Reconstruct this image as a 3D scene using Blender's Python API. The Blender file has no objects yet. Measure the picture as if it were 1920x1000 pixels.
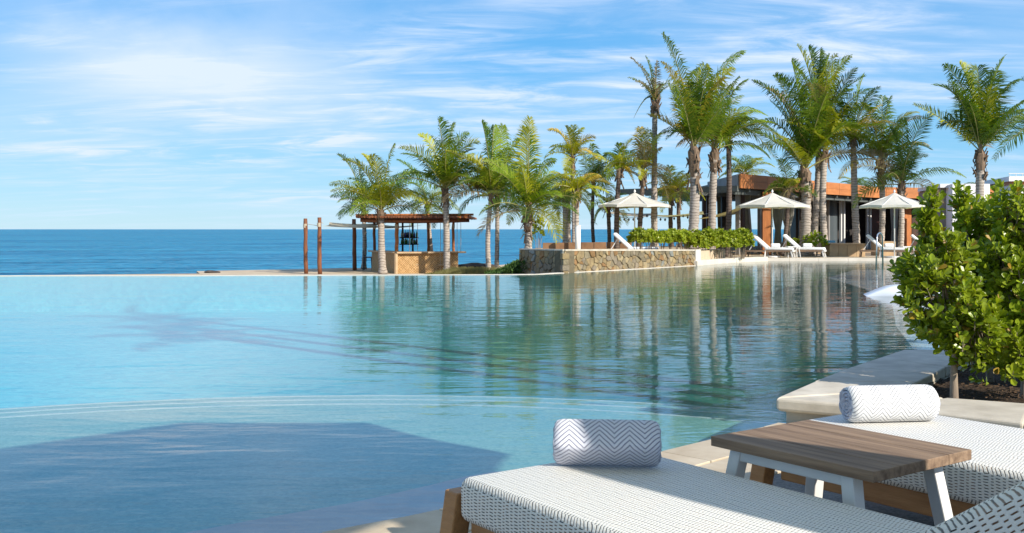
import bpy, bmesh, math, random
from mathutils import Vector, Matrix, noise as mnoise
R = math.radians
rnd = random.Random(7)
S = bpy.context.scene
COL = S.collection

# ------------------------------------------------------------------ camera, world, sun, exposure
CAMZ = 1.30
F = 1930.0                       # focal length in pixels of a 1920 px wide frame
cd = bpy.data.cameras.new('camera')
cam = bpy.data.objects.new('camera', cd); COL.objects.link(cam)
cam.location = (0, 0, CAMZ); cam.rotation_euler = (R(90), 0, 0)
cd.sensor_width = 36; cd.lens = 36 * F / 1920; cd.shift_y = -70 / 1920
cd.clip_start = 0.05; cd.clip_end = 60000
S.camera = cam

SUN_AZ = (0.72, -0.69)           # horizontal direction towards the sun
SUN_EL = R(31)
SKYG = 9.6
w = bpy.data.worlds.new('World'); S.world = w; w.use_nodes = True
nt = w.node_tree; nt.nodes.clear()
def N(nt, t, **k):
    n = nt.nodes.new(t)
    for a, b in k.items():
        if a.startswith('i_'): n.inputs[a[2:].replace('_', ' ')].default_value = b
        else: setattr(n, a, b)
    return n
def build_world():
    L = nt.links.new
    out = N(nt, 'ShaderNodeOutputWorld'); bg = N(nt, 'ShaderNodeBackground')
    sky = N(nt, 'ShaderNodeTexSky', sky_type='NISHITA', sun_disc=False)
    sky.sun_elevation = SUN_EL; sky.sun_rotation = math.atan2(SUN_AZ[0], SUN_AZ[1])
    sky.air_density = 1.0; sky.dust_density = 0.25; sky.ozone_density = 2.2
    hs = N(nt, 'ShaderNodeHueSaturation'); hs.inputs['Saturation'].default_value = 1.12; hs.inputs['Hue'].default_value = .495
    L(sky.outputs[0], hs.inputs['Color'])
    GRAD = True
    tc = N(nt, 'ShaderNodeTexCoord'); sp = N(nt, 'ShaderNodeSeparateXYZ'); L(tc.outputs['Generated'], sp.inputs[0])
    def M(op, a, b=None, c=None, clamp=False):
        m = N(nt, 'ShaderNodeMath', operation=op); m.use_clamp = clamp
        for i, v in enumerate((a, b, c)):
            if v is None: continue
            if isinstance(v, (int, float)): m.inputs[i].default_value = v
            else: L(v, m.inputs[i])
        return m.outputs[0]
    X, Y, Z = sp.outputs
    d = M('ADD', M('MAXIMUM', Z, 0.0), 0.10)
    u = M('DIVIDE', X, d); v = M('DIVIDE', Y, d)
    def noise(us, vs, ws, scale, det, rough, dist):
        cb = N(nt, 'ShaderNodeCombineXYZ'); L(M('MULTIPLY', u, us), cb.inputs[0]); L(M('MULTIPLY', v, vs), cb.inputs[1]); cb.inputs[2].default_value = ws
        n = N(nt, 'ShaderNodeTexNoise'); n.inputs['Scale'].default_value = scale; n.inputs['Detail'].default_value = det
        n.inputs['Roughness'].default_value = rough; n.inputs['Distortion'].default_value = dist
        L(cb.outputs[0], n.inputs['Vector']); return n.outputs['Fac']
    def ramp(f, a, b, interp='EASE'):
        r = N(nt, 'ShaderNodeMapRange', interpolation_type='SMOOTHSTEP')
        L(f, r.inputs['Value']); r.inputs['From Min'].default_value = a; r.inputs['From Max'].default_value = b
        return r.outputs[0]
    soft = ramp(noise(.42, .34, 3.7, .9, 8, .56, .7), .38, .66)
    wisp = ramp(noise(.25, 1.1, 9.1, 1.3, 9, .66, 1.6), .40, .66)
    fine = ramp(noise(.7, 1.3, 1.3, 2.6, 8, .62, .8), .38, .70)
    # clouds seen in the photograph, placed by their direction
    az = M('DIVIDE', X, M('MAXIMUM', Y, .05)); el = M('DIVIDE', Z, M('MAXIMUM', Y, .05))
    def blob(px, py, rx, ry, rot=0.0):
        dx = M('SUBTRACT', az, (px - 960) / F); dy = M('SUBTRACT', el, (430 - py) / F)
        c, s = math.cos(rot), math.sin(rot)
        a = M('ADD', M('MULTIPLY', dx, c), M('MULTIPLY', dy, s)); b = M('SUBTRACT', M('MULTIPLY', dy, c), M('MULTIPLY', dx, s))
        a = M('DIVIDE', a, rx / F); b = M('DIVIDE', b, ry / F)
        r2 = M('ADD', M('MULTIPLY', a, a), M('MULTIPLY', b, b))
        return M('POWER', 2.718, M('MULTIPLY', r2, -1.0))
    b1 = M('ADD', blob(330, 130, 250, 80, -.12), M('MULTIPLY', blob(110, 85, 170, 55), .8))
    b2 = M('ADD', blob(860, 50, 360, 42, .22), M('MULTIPLY', blob(1060, 175, 330, 26, .10), .8))
    b3 = M('ADD', M('ADD', blob(330, 290, 230, 16), blob(590, 268, 120, 14, .12)), M('ADD', blob(620, 375, 240, 12, -.05), M('MULTIPLY', blob(1560, 40, 380, 90, .1), .45)))
    dens = M('ADD', M('MULTIPLY', soft, .34), M('MULTIPLY', M('MULTIPLY', wisp, M('ADD', fine, .15)), .62))
    dens = M('ADD', dens, M('MULTIPLY', b1, M('ADD', M('MULTIPLY', soft, .34), .38)))
    dens = M('ADD', dens, M('MULTIPLY', b2, M('ADD', M('MULTIPLY', fine, .75), .10)))
    dens = M('ADD', dens, M('MULTIPLY', b3, M('MULTIPLY', fine, .9)))
    hz = M('POWER', M('SUBTRACT', 1.0, M('MAXIMUM', Z, 0.0), clamp=True), 26.0)
    dens = M('MULTIPLY', dens, M('SUBTRACT', 1.0, M('MULTIPLY', hz, .35)), clamp=True)
    # clear maritime air: the plain sky model is too yellow at this horizon, so its hue is pulled towards blue by height
    cr = N(nt, 'ShaderNodeValToRGB'); L(Z, cr.inputs[0]); e = cr.color_ramp.elements
    for i, (p_, c_) in enumerate(((0.0, (.36, .62, .79)), (.06, (.19, .50, .79)), (.16, (.085, .38, .77)), (.35, (.05, .27, .67)), (1.0, (.05, .18, .50)))):
        el_ = e[i] if i < 2 else e.new(p_)
        el_.position = p_; el_.color = (*c_, 1)
    gs = N(nt, 'ShaderNodeVectorMath', operation='SCALE'); L(cr.outputs[0], gs.inputs[0]); gs.inputs[3].default_value = SKYG
    ml = N(nt, 'ShaderNodeMix', data_type='RGBA'); ml.inputs[0].default_value = .80; L(hs.outputs[0], ml.inputs[6]); L(gs.outputs[0], ml.inputs[7])
    mx = N(nt, 'ShaderNodeMix', data_type='RGBA'); L(dens, mx.inputs[0]); L(ml.outputs[2], mx.inputs[6]); mx.inputs[7].default_value = (.60 * SKYG, .70 * SKYG, .86 * SKYG, 1)
    L(mx.outputs[2], bg.inputs['Color']); bg.inputs['Strength'].default_value = 0.085
    L(bg.outputs[0], out.inputs[0])
build_world()

sd = bpy.data.lights.new('sun', 'SUN'); sd.energy = 4.2; sd.angle = R(0.53); sd.color = (1.0, .93, .82)
so = bpy.data.objects.new('sun', sd); COL.objects.link(so)
ce = math.cos(SUN_EL)
so.rotation_euler = Vector((SUN_AZ[0] * ce, SUN_AZ[1] * ce, math.sin(SUN_EL))).to_track_quat('Z', 'Y').to_euler()
so.location = (20, -20, 30)
S.view_settings.view_transform = 'Standard'; S.view_settings.look = 'None'
S.view_settings.gamma = 1; S.view_settings.exposure = 0.65
S.view_settings.use_curve_mapping = False
S.cycles.max_bounces = 8; S.cycles.transparent_max_bounces = 12; S.cycles.caustics_reflective = False; S.cycles.caustics_refractive = False

# ------------------------------------------------------------------ measuring helpers
def P(px, py, Y): return Vector(((px - 960) / F * Y, Y, CAMZ + (430 - py) / F * Y))
def G(px, py, z=0.0):
    Y = (CAMZ - z) * F / (py - 430); return Vector(((px - 960) / F * Y, Y, z))
def PZ(px, Y, z): return Vector(((px - 960) / F * Y, Y, z))

# ------------------------------------------------------------------ materials
MATS = {}
def mat(name, col, rough=.6, spec=.5, metal=0.0, var=None, vscale=5.0, vstretch=(1, 1, 1), bump=0.0, bscale=30.0, bdist=.01, objvar=0.0, transl=None, detail=6, coat=0.0):
    m = bpy.data.materials.new(name); m.use_nodes = True; t = m.node_tree; t.nodes.clear(); L = t.links.new
    out = N(t, 'ShaderNodeOutputMaterial'); b = N(t, 'ShaderNodeBsdfPrincipled')
    b.inputs['Roughness'].default_value = rough; b.inputs['Specular IOR Level'].default_value = spec; b.inputs['Metallic'].default_value = metal
    b.inputs['Coat Weight'].default_value = coat
    tc = N(t, 'ShaderNodeTexCoord'); mp = N(t, 'ShaderNodeMapping'); L(tc.outputs['Object'], mp.inputs[0]); mp.inputs['Scale'].default_value = vstretch
    c = None
    rgb = N(t, 'ShaderNodeRGB'); rgb.outputs[0].default_value = (*col, 1); c = rgb.outputs[0]
    if var:
        n = N(t, 'ShaderNodeTexNoise'); n.inputs['Scale'].default_value = vscale; n.inputs['Detail'].default_value = detail; n.inputs['Roughness'].default_value = .62
        L(mp.outputs[0], n.inputs['Vector'])
        r = N(t, 'ShaderNodeMapRange'); L(n.outputs['Fac'], r.inputs['Value']); r.inputs['From Min'].default_value = .32; r.inputs['From Max'].default_value = .68
        mx = N(t, 'ShaderNodeMix', data_type='RGBA'); L(r.outputs[0], mx.inputs[0]); L(c, mx.inputs[6]); mx.inputs[7].default_value = (*var, 1); c = mx.outputs[2]
    if objvar:
        oi = N(t, 'ShaderNodeObjectInfo'); r = N(t, 'ShaderNodeMapRange'); L(oi.outputs['Random'], r.inputs['Value'])
        r.inputs['To Min'].default_value = 1 - objvar; r.inputs['To Max'].default_value = 1 + objvar
        h = N(t, 'ShaderNodeHueSaturation'); L(c, h.inputs['Color']); L(r.outputs[0], h.inputs['Value']); c = h.outputs[0]
    L(c, b.inputs['Base Color'])
    if bump:
        n = N(t, 'ShaderNodeTexNoise'); n.inputs['Scale'].default_value = bscale; n.inputs['Detail'].default_value = 5; L(mp.outputs[0], n.inputs['Vector'])
        bp = N(t, 'ShaderNodeBump'); bp.inputs['Strength'].default_value = bump; bp.inputs['Distance'].default_value = bdist
        L(n.outputs['Fac'], bp.inputs['Height']); L(bp.outputs[0], b.inputs['Normal'])
    sh = b.outputs[0]
    if transl:
        tr = N(t, 'ShaderNodeBsdfTranslucent'); ms = N(t, 'ShaderNodeMixShader'); ms.inputs[0].default_value = transl
        h2 = N(t, 'ShaderNodeMix', data_type='RGBA', blend_type='MULTIPLY'); h2.inputs[0].default_value = 1; L(c, h2.inputs[6]); h2.inputs[7].default_value = (1.6, 1.7, .7, 1)
        L(h2.outputs[2], tr.inputs[0]); L(sh, ms.inputs[1]); L(tr.outputs[0], ms.inputs[2]); sh = ms.outputs[0]
    L(sh, out.inputs[0]); MATS[name] = m; return m

def mth(t):
    def M(op, a, b=None, c=None, clamp=False):
        m = N(t, 'ShaderNodeMath', operation=op); m.use_clamp = clamp
        for i, v in enumerate((a, b, c)):
            if v is None: continue
            if isinstance(v, (int, float)): m.inputs[i].default_value = v
            else: t.links.new(v, m.inputs[i])
        return m.outputs[0]
    return M

mat('trunk', (.50, .43, .36), .9, .2, var=(.33, .28, .235), vscale=6, vstretch=(1, 1, 2), bump=.6, bscale=40, objvar=.12)
mat('trunk_dark', (.17, .125, .10), .9, .2, var=(.09, .07, .06), vscale=6, bump=.6, bscale=40, objvar=.15)
mat('husk', (.27, .19, .13), .95, .1, var=(.12, .08, .055), vscale=9, vstretch=(1, 1, .3), bump=.6, bscale=50, objvar=.1)
for k, a, b in (('g', (.095, .165, .010), (.25, .32, .018)), ('dg', (.036, .085, .011), (.12, .19, .014)), ('yg', (.22, .26, .014), (.42, .39, .022)),
                ('y', (.38, .29, .035), (.52, .36, .05)), ('dry', (.30, .22, .12), (.20, .15, .08))):
    mat('frond_' + k, a, .45, .30, var=b, vscale=2.2, objvar=.25, transl=.25)
mat('rachis', (.26, .27, .07), .5, .4, var=(.33, .27, .10), vscale=4)
mat('leaf', (.165, .245, .016), .33, .4, var=(.31, .36, .022), vscale=5.0, objvar=.22, transl=.24)
mat('leaf_young', (.25, .33, .02), .3, .5, var=(.36, .40, .025), vscale=5, objvar=.15, transl=.3); mat('leaf_old', (.42, .30, .03), .4, .4, var=(.25, .12, .03), vscale=9, transl=.2)
mat('leaf_hedge', (.20, .27, .022), .4, .4, var=(.38, .40, .035), vscale=4, transl=.28, objvar=.15)
mat('bark', (.34, .27, .20), .85, .2, var=(.22, .17, .13), vscale=14, vstretch=(1, 1, .25), bump=.5, bscale=60)
mat('white_fabric', (.80, .80, .79), .85, .2, var=(.74, .74, .74), vscale=30, bump=.15, bscale=200, bdist=.002)
mat('canvas', (.70, .67, .62), .85, .15, var=(.64, .61, .57), vscale=4, bump=.1, bscale=90, bdist=.003, transl=.18)
bpy.data.materials['canvas'].node_tree.nodes  # cloth lets a little sun through
mat('white_metal', (.74, .73, .70), .38, .5, var=(.68, .67, .64), vscale=9)
mat('steel', (.75, .75, .76), .32, .5, metal=1.0)
mat('teak', (.42, .215, .085), .5, .4, var=(.29, .135, .05), vscale=5, vstretch=(1, 7, 7), bump=.25, bscale=30, objvar=.08)
mat('weathered', (.30, .205, .135), .72, .3, var=(.13, .083, .055), vscale=3.2, vstretch=(.5, 9, 9), bump=.45, bscale=24, bdist=.004, objvar=.14)
mat('redwood', (.23, .085, .035), .6, .35, var=(.13, .045, .02), vscale=4, vstretch=(3, 3, .6), bump=.5, bscale=20, objvar=.18)
mat('orangewood', (.52, .19, .055), .55, .35, var=(.34, .115, .035), vscale=4, vstretch=(3, 3, .6), bump=.4, bscale=20, objvar=.12)
mat('copper', (.52, .20, .062), .55, .35, var=(.37, .13, .04), vscale=.9, vstretch=(1, 1, 4), bump=.15, bscale=8, objvar=.09)
mat('grey_render', (.32, .30, .28), .8, .2, var=(.25, .235, .22), vscale=2)
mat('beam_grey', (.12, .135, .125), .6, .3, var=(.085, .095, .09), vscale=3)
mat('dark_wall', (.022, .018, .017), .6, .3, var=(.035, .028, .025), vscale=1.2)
mat('redbrown', (.075, .02, .016), .5, .4, var=(.05, .014, .012), vscale=1.2)
mat('brown_column', (.085, .045, .032), .6, .3, var=(.055, .03, .022), vscale=2, vstretch=(3, 3, .4))
mat('white_wall', (.78, .78, .78), .8, .2, var=(.72, .72, .73), vscale=1.0)
mat('curtain', (.50, .46, .40), .9, .1, var=(.40, .37, .32), vscale=2, transl=.2)
mat('sand', (.58, .47, .33), .95, .1, var=(.46, .36, .25), vscale=.9, bump=.5, bscale=5, bdist=.05)
mat('deck_stone', (.60, .51, .38), .72, .3, var=(.44, .35, .24), vscale=3.6, detail=10, bump=.3, bscale=45, bdist=.003, objvar=.07)
mat('coping_stone', (.64, .57, .455), .7, .3, var=(.44, .385, .30), vscale=4.2, detail=10, bump=.35, bscale=60, bdist=.003, objvar=.04)
mat('grey_coping', (.36, .37, .37), .7, .3, var=(.28, .29, .30), vscale=2.4, bump=.2, bscale=45, bdist=.003, objvar=.05)
mat('curb', (.70, .64, .55), .8, .25, var=(.60, .54, .45), vscale=2.2)
mat('pebble', (.10, .095, .09), .8, .3, var=(.24, .23, .21), vscale=70, bump=.9, bscale=110, bdist=.008)
mat('soil', (.035, .024, .017), .95, .1, var=(.085, .06, .04), vscale=38, bump=1, bscale=45, bdist=.03)
mat('mulch', (.14, .09, .055), .95, .1, var=(.055, .035, .022), vscale=30, objvar=.4)
mat('travertine', (.50, .35, .20), .8, .25, var=(.36, .25, .15), vscale=2.2, bump=.4, bscale=9, bdist=.02, objvar=.08)
mat('redbrown_stone', (.26, .15, .08), .85, .2, var=(.18, .10, .055), vscale=3, bump=.3, objvar=.1)
mat('mortar', (.20, .165, .105), .95, .1, var=(.13, .105, .07), vscale=8, bump=.6, bscale=30)
mat('woodshelf', (.03, .025, .022), .6, .3)
mat('counter_top', (.56, .40, .24), .55, .35, var=(.40, .27, .15), vscale=4)
mat('bottle_dark', (.02, .03, .02), .1, .6); mat('bottle_green', (.05, .18, .04), .1, .6); mat('bottle_blue', (.02, .05, .35), .1, .6); mat('bottle_clear', (.35, .42, .42), .1, .6)
mat('black_metal', (.02, .02, .022), .4, .5)
mat('rope', (.45, .38, .28), .9, .1)
mat('sail_cream', (.60, .50, .36), .9, .1, transl=.2, var=(.52, .43, .30), vscale=2); mat('sail_white', (.72, .70, .66), .9, .1, transl=.2)
mat('dry_grass', (.30, .25, .11), .9, .1, var=(.14, .15, .05), vscale=20, transl=.2)
mat('ground_cover', (.07, .13, .025), .8, .2, var=(.035, .07, .018), vscale=12, transl=.2)
mat('plastic_white', (.80, .82, .85), .3, .5)
mat('dark_rock', (.10, .08, .07), .9, .2, var=(.05, .04, .035), vscale=6)
mat('land', (.34, .26, .18), .95, .1, var=(.24, .18, .12), vscale=.6)
mat('glass_grey', (.10, .12, .13), .08, .8); mat('blue_cushion', (.10, .28, .42), .8, .2)
STONES = []
for i, (a, b) in enumerate([((.33, .245, .125), (.22, .16, .085)), ((.25, .205, .125), (.17, .14, .09)), ((.38, .30, .17), (.27, .21, .12)), ((.20, .205, .18), (.28, .28, .24)),
                            ((.30, .17, .075), (.20, .12, .05)), ((.27, .22, .15), (.19, .155, .11))]):
    STONES.append(mat('wall_stone_%s' % 'abcdef'[i], a, .85, .25, var=b, vscale=3.5, bump=.8, bscale=14, bdist=.04, objvar=.14))

def band_trunk(name):
    t = MATS[name].node_tree; L = t.links.new; M = mth(t)
    b = [n for n in t.nodes if n.type == 'BSDF_PRINCIPLED'][0]; src = b.inputs['Base Color'].links[0].from_socket
    tc = [n for n in t.nodes if n.type == 'TEX_COORD'][0]
    sp = N(t, 'ShaderNodeSeparateXYZ'); L(tc.outputs['Object'], sp.inputs[0])
    n = N(t, 'ShaderNodeTexNoise'); n.inputs['Scale'].default_value = 1.7; L(tc.outputs['Object'], n.inputs['Vector'])
    z = M('ADD', sp.outputs[2], M('MULTIPLY', n.outputs['Fac'], .35))
    f = M('FRACT', M('MULTIPLY', z, 8.5)); k = M('LESS_THAN', f, .22)
    mx = N(t, 'ShaderNodeMix', data_type='RGBA', blend_type='MULTIPLY'); L(M('MULTIPLY', k, .8), mx.inputs[0]); L(src, mx.inputs[6]); mx.inputs[7].default_value = (.35, .32, .30, 1)
    L(mx.outputs[2], b.inputs['Base Color'])
band_trunk('trunk'); band_trunk('trunk_dark')

def water_mat(name, tint, waves, strength, fres_ior=1.33, opaque=None, damp=1.0):
    """clear water: light passes straight through (tinted), the surface mirrors by Fresnel over rippled normals"""
    m = bpy.data.materials.new(name); m.use_nodes = True; t = m.node_tree; t.nodes.clear(); L = t.links.new; M = mth(t)
    out = N(t, 'ShaderNodeOutputMaterial'); tc = N(t, 'ShaderNodeTexCoord')
    h = None
    for (sc, sx, sy, rot, amp, det) in waves:
        mp = N(t, 'ShaderNodeMapping'); mp.inputs['Scale'].default_value = (sx, sy, 1); mp.inputs['Rotation'].default_value = (0, 0, rot); L(tc.outputs['Object'], mp.inputs[0])
        n = N(t, 'ShaderNodeTexNoise'); n.inputs['Scale'].default_value = sc; n.inputs['Detail'].default_value = det; n.inputs['Roughness'].default_value = .5; n.inputs['Distortion'].default_value = .4
        L(mp.outputs[0], n.inputs['Vector']); v = M('MULTIPLY', n.outputs['Fac'], amp); h = v if h is None else M('ADD', h, v)
    bp = N(t, 'ShaderNodeBump'); bp.inputs['Strength'].default_value = 1; bp.inputs['Distance'].default_value = strength; L(h, bp.inputs['Height'])
    # Schlick reflectance, the same from both sides so that daylight reaches the floor
    ge = N(t, 'ShaderNodeNewGeometry'); dt = N(t, 'ShaderNodeVectorMath', operation='DOT_PRODUCT'); L(ge.outputs['Incoming'], dt.inputs[0]); L(bp.outputs[0], dt.inputs[1])
    f0 = ((fres_ior - 1) / (fres_ior + 1)) ** 2
    fre = M('ADD', f0, M('MULTIPLY', M('POWER', M('SUBTRACT', 1.0, M('ABSOLUTE', dt.outputs['Value']), clamp=True), 5.0), 1 - f0), clamp=True)
    gl = N(t, 'ShaderNodeBsdfGlossy'); gl.inputs['Roughness'].default_value = .03; L(bp.outputs[0], gl.inputs['Normal'])
    if opaque:
        base = N(t, 'ShaderNodeBsdfDiffuse'); L(bp.outputs[0], base.inputs['Normal'])
        n = N(t, 'ShaderNodeTexNoise'); n.inputs['Scale'].default_value = .02; n.inputs['Detail'].default_value = 4
        mp = N(t, 'ShaderNodeMapping'); mp.inputs['Scale'].default_value = (.4, 1, 1); L(tc.outputs['Object'], mp.inputs[0]); L(mp.outputs[0], n.inputs['Vector'])
        mx = N(t, 'ShaderNodeMix', data_type='RGBA'); L(n.outputs['Fac'], mx.inputs[0]); mx.inputs[6].default_value = (*tint, 1); mx.inputs[7].default_value = (*opaque, 1); L(mx.outputs[2], base.inputs[0])
    else:
        base = N(t, 'ShaderNodeBsdfTransparent'); base.inputs[0].default_value = (*tint, 1)
    ms = N(t, 'ShaderNodeMixShader'); L(M('MULTIPLY', fre, damp), ms.inputs[0]); L(base.outputs[0], ms.inputs[1]); L(gl.outputs[0], ms.inputs[2]); L(ms.outputs[0], out.inputs[0])
    MATS[name] = m; return m
water_mat('pool_water', (.93, .985, 1.0), [(.9, .55, 1, .10, 1.0, 2), (2.6, .45, 1, -.12, .50, 2), (8.0, .36, 1, .10, .17, 2), (21, .36, 1, .06, .045, 2)], .0125)
water_mat('sea_water', (.010, .15, .33), [(.045, .4, 1, .1, 9.0, 3), (.22, .4, 1, -.1, 3.2, 4), (1.1, .4, 1, .1, 1.0, 3)], 1.6, 1.25, opaque=(.07, .37, .52), damp=.62)

def floor_mat(name, a, b, tile, painted_dark=None):
    m = bpy.data.materials.new(name); m.use_nodes = True; t = m.node_tree; t.nodes.clear(); L = t.links.new; M = mth(t)
    out = N(t, 'ShaderNodeOutputMaterial'); bs = N(t, 'ShaderNodeBsdfPrincipled'); bs.inputs['Roughness'].default_value = .6; bs.inputs['Specular IOR Level'].default_value = .2
    tc = N(t, 'ShaderNodeTexCoord')
    v = N(t, 'ShaderNodeTexVoronoi'); v.inputs['Scale'].default_value = tile; L(tc.outputs['Object'], v.inputs['Vector'])
    sp = N(t, 'ShaderNodeSeparateColor'); L(v.outputs['Color'], sp.inputs[0])
    n = N(t, 'ShaderNodeTexNoise'); n.inputs['Scale'].default_value = 1.3; n.inputs['Detail'].default_value = 5; L(tc.outputs['Object'], n.inputs['Vector'])
    f = M('ADD', M('MULTIPLY', sp.outputs[0], .55), M('MULTIPLY', n.outputs['Fac'], .6), clamp=True)
    mx = N(t, 'ShaderNodeMix', data_type='RGBA'); L(f, mx.inputs[0]); mx.inputs[6].default_value = (*a, 1); mx.inputs[7].default_value = (*b, 1)
    c = mx.outputs[2]
    if painted_dark:                                # mosaic darkens to the right: dark tree reflections put into the tile colour
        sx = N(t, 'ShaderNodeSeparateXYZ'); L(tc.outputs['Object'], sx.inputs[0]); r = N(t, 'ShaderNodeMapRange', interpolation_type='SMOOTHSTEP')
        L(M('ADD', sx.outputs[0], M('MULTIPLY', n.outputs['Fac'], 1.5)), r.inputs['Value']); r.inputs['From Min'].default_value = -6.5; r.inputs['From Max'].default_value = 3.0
        m2 = N(t, 'ShaderNodeMix', data_type='RGBA'); L(f, m2.inputs[0]); m2.inputs[6].default_value = (*painted_dark[0], 1); m2.inputs[7].default_value = (*painted_dark[1], 1)
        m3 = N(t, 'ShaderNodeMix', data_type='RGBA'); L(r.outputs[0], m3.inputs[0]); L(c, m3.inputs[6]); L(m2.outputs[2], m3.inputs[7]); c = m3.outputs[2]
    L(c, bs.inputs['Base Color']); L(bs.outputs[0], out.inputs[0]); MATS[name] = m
floor_mat('pool_floor', (.018, .37, .46), (.10, .60, .62), 9, ((.008, .085, .075), (.022, .165, .135)))  # second pair: darkness of the right-hand reflections painted into the tiles
floor_mat('ledge_floor', (.075, .235, .225), (.21, .40, .35), 45)
floor_mat('shelf_floor', (.34, .40, .38), (.48, .52, .50), 20)
floor_mat('nosing', (.24, .36, .34), (.44, .54, .50), 40)

def weave_mat():
    m = bpy.data.materials.new('weave'); m.use_nodes = True; t = m.node_tree; t.nodes.clear(); L = t.links.new; M = mth(t)
    out = N(t, 'ShaderNodeOutputMaterial'); bs = N(t, 'ShaderNodeBsdfPrincipled'); bs.inputs['Roughness'].default_value = .62; bs.inputs['Specular IOR Level'].default_value = .25
    tc = N(t, 'ShaderNodeTexCoord'); sp = N(t, 'ShaderNodeSeparateXYZ'); L(tc.outputs['Object'], sp.inputs[0]); X, Y, Z = sp.outputs
    sn = N(t, 'ShaderNodeSeparateXYZ'); L(tc.outputs['Normal'], sn.inputs[0])
    def slots(a, b, pa, pb, da, db):         # a runs across the columns, b along them
        ca = M('MULTIPLY', a, 1 / pa); cb = M('MULTIPLY', b, 1 / pb)
        col = M('FLOOR', ca); odd = M('MODULO', M('ABSOLUTE', col), 2.0)
        wn = N(t, 'ShaderNodeTexWhiteNoise', noise_dimensions='1D'); L(col, wn.inputs['W'])
        fb = M('FRACT', M('ADD', cb, M('MULTIPLY', odd, .5))); fa = M('FRACT', ca)
        ia = M('SUBTRACT', 1.0, M('DIVIDE', M('ABSOLUTE', M('SUBTRACT', fa, .5)), M('MULTIPLY', M('ADD', M('MULTIPLY', odd, .45), .75), da * .5)))
        ib = M('SUBTRACT', 1.0, M('DIVIDE', M('ABSOLUTE', M('SUBTRACT', fb, .5)), db * .5))
        k = M('MULTIPLY', M('MINIMUM', ia, ib), 2.6, clamp=True)
        strand = M('ABSOLUTE', M('SUBTRACT', fb, .5))
        return k, strand
    wob = N(t, 'ShaderNodeTexNoise'); wob.inputs['Scale'].default_value = 14; wob.inputs['Detail'].default_value = 3; L(tc.outputs['Object'], wob.inputs['Vector']); ws = N(t, 'ShaderNodeSeparateColor'); L(wob.outputs['Color'], ws.inputs[0])
    X = M('ADD', X, M('MULTIPLY', ws.outputs[0], .020)); Y = M('ADD', Y, M('MULTIPLY', ws.outputs[1], .020)); Z = M('ADD', Z, M('MULTIPLY', ws.outputs[2], .008))
    topk, tops = slots(Y, X, .0195, .0125, .66, .38)
    sidek, sides = slots(X, Z, .0225, .0105, .74, .34)
    endk, ends = slots(Y, Z, .0225, .0105, .74, .34)
    nz = M('ABSOLUTE', sn.outputs[2]); ny = M('ABSOLUTE', sn.outputs[1])
    istop = M('GREATER_THAN', nz, .88); isside = M('GREATER_THAN', ny, .6)
    rim = M('MULTIPLY', M('LESS_THAN', nz, .88), M('GREATER_THAN', nz, .35))
    fx = M('FRACT', M('MULTIPLY', M('ADD', X, Y), 1 / .0155)); rimk = M('MULTIPLY', M('SUBTRACT', 1.0, M('DIVIDE', M('ABSOLUTE', M('SUBTRACT', fx, .5)), .2)), 2.0, clamp=True)
    def mixf(f, a, b):
        mx = N(t, 'ShaderNodeMix', data_type='FLOAT'); L(f, mx.inputs[0]); L(a, mx.inputs[2]); L(b, mx.inputs[3]); return mx.outputs[0]
    k = mixf(isside, endk, sidek); k = mixf(rim, k, M('MULTIPLY', rimk, .8)); k = mixf(istop, k, M('MULTIPLY', topk, .72))
    st = mixf(istop, mixf(isside, ends, sides), tops)
    n = N(t, 'ShaderNodeTexNoise'); n.inputs['Scale'].default_value = 9; L(tc.outputs['Object'], n.inputs['Vector'])
    hole = N(t, 'ShaderNodeMix', data_type='RGBA'); L(M('GREATER_THAN', n.outputs['Fac'], .55), hole.inputs[0]); hole.inputs[6].default_value = (.03, .03, .035, 1); hole.inputs[7].default_value = (.14, .07, .035, 1)
    mx = N(t, 'ShaderNodeMix', data_type='RGBA'); L(k, mx.inputs[0]); mx.inputs[6].default_value = (.75, .735, .70, 1); L(hole.outputs[2], mx.inputs[7])
    L(mx.outputs[2], bs.inputs['Base Color'])
    hgt = M('SUBTRACT', M('MULTIPLY', st, .5), k)
    bp = N(t, 'ShaderNodeBump'); bp.inputs['Strength'].default_value = .8; bp.inputs['Distance'].default_value = .003; L(hgt, bp.inputs['Height']); L(bp.outputs[0], bs.inputs['Normal'])
    L(bs.outputs[0], out.inputs[0]); MATS['weave'] = m
weave_mat()

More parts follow.
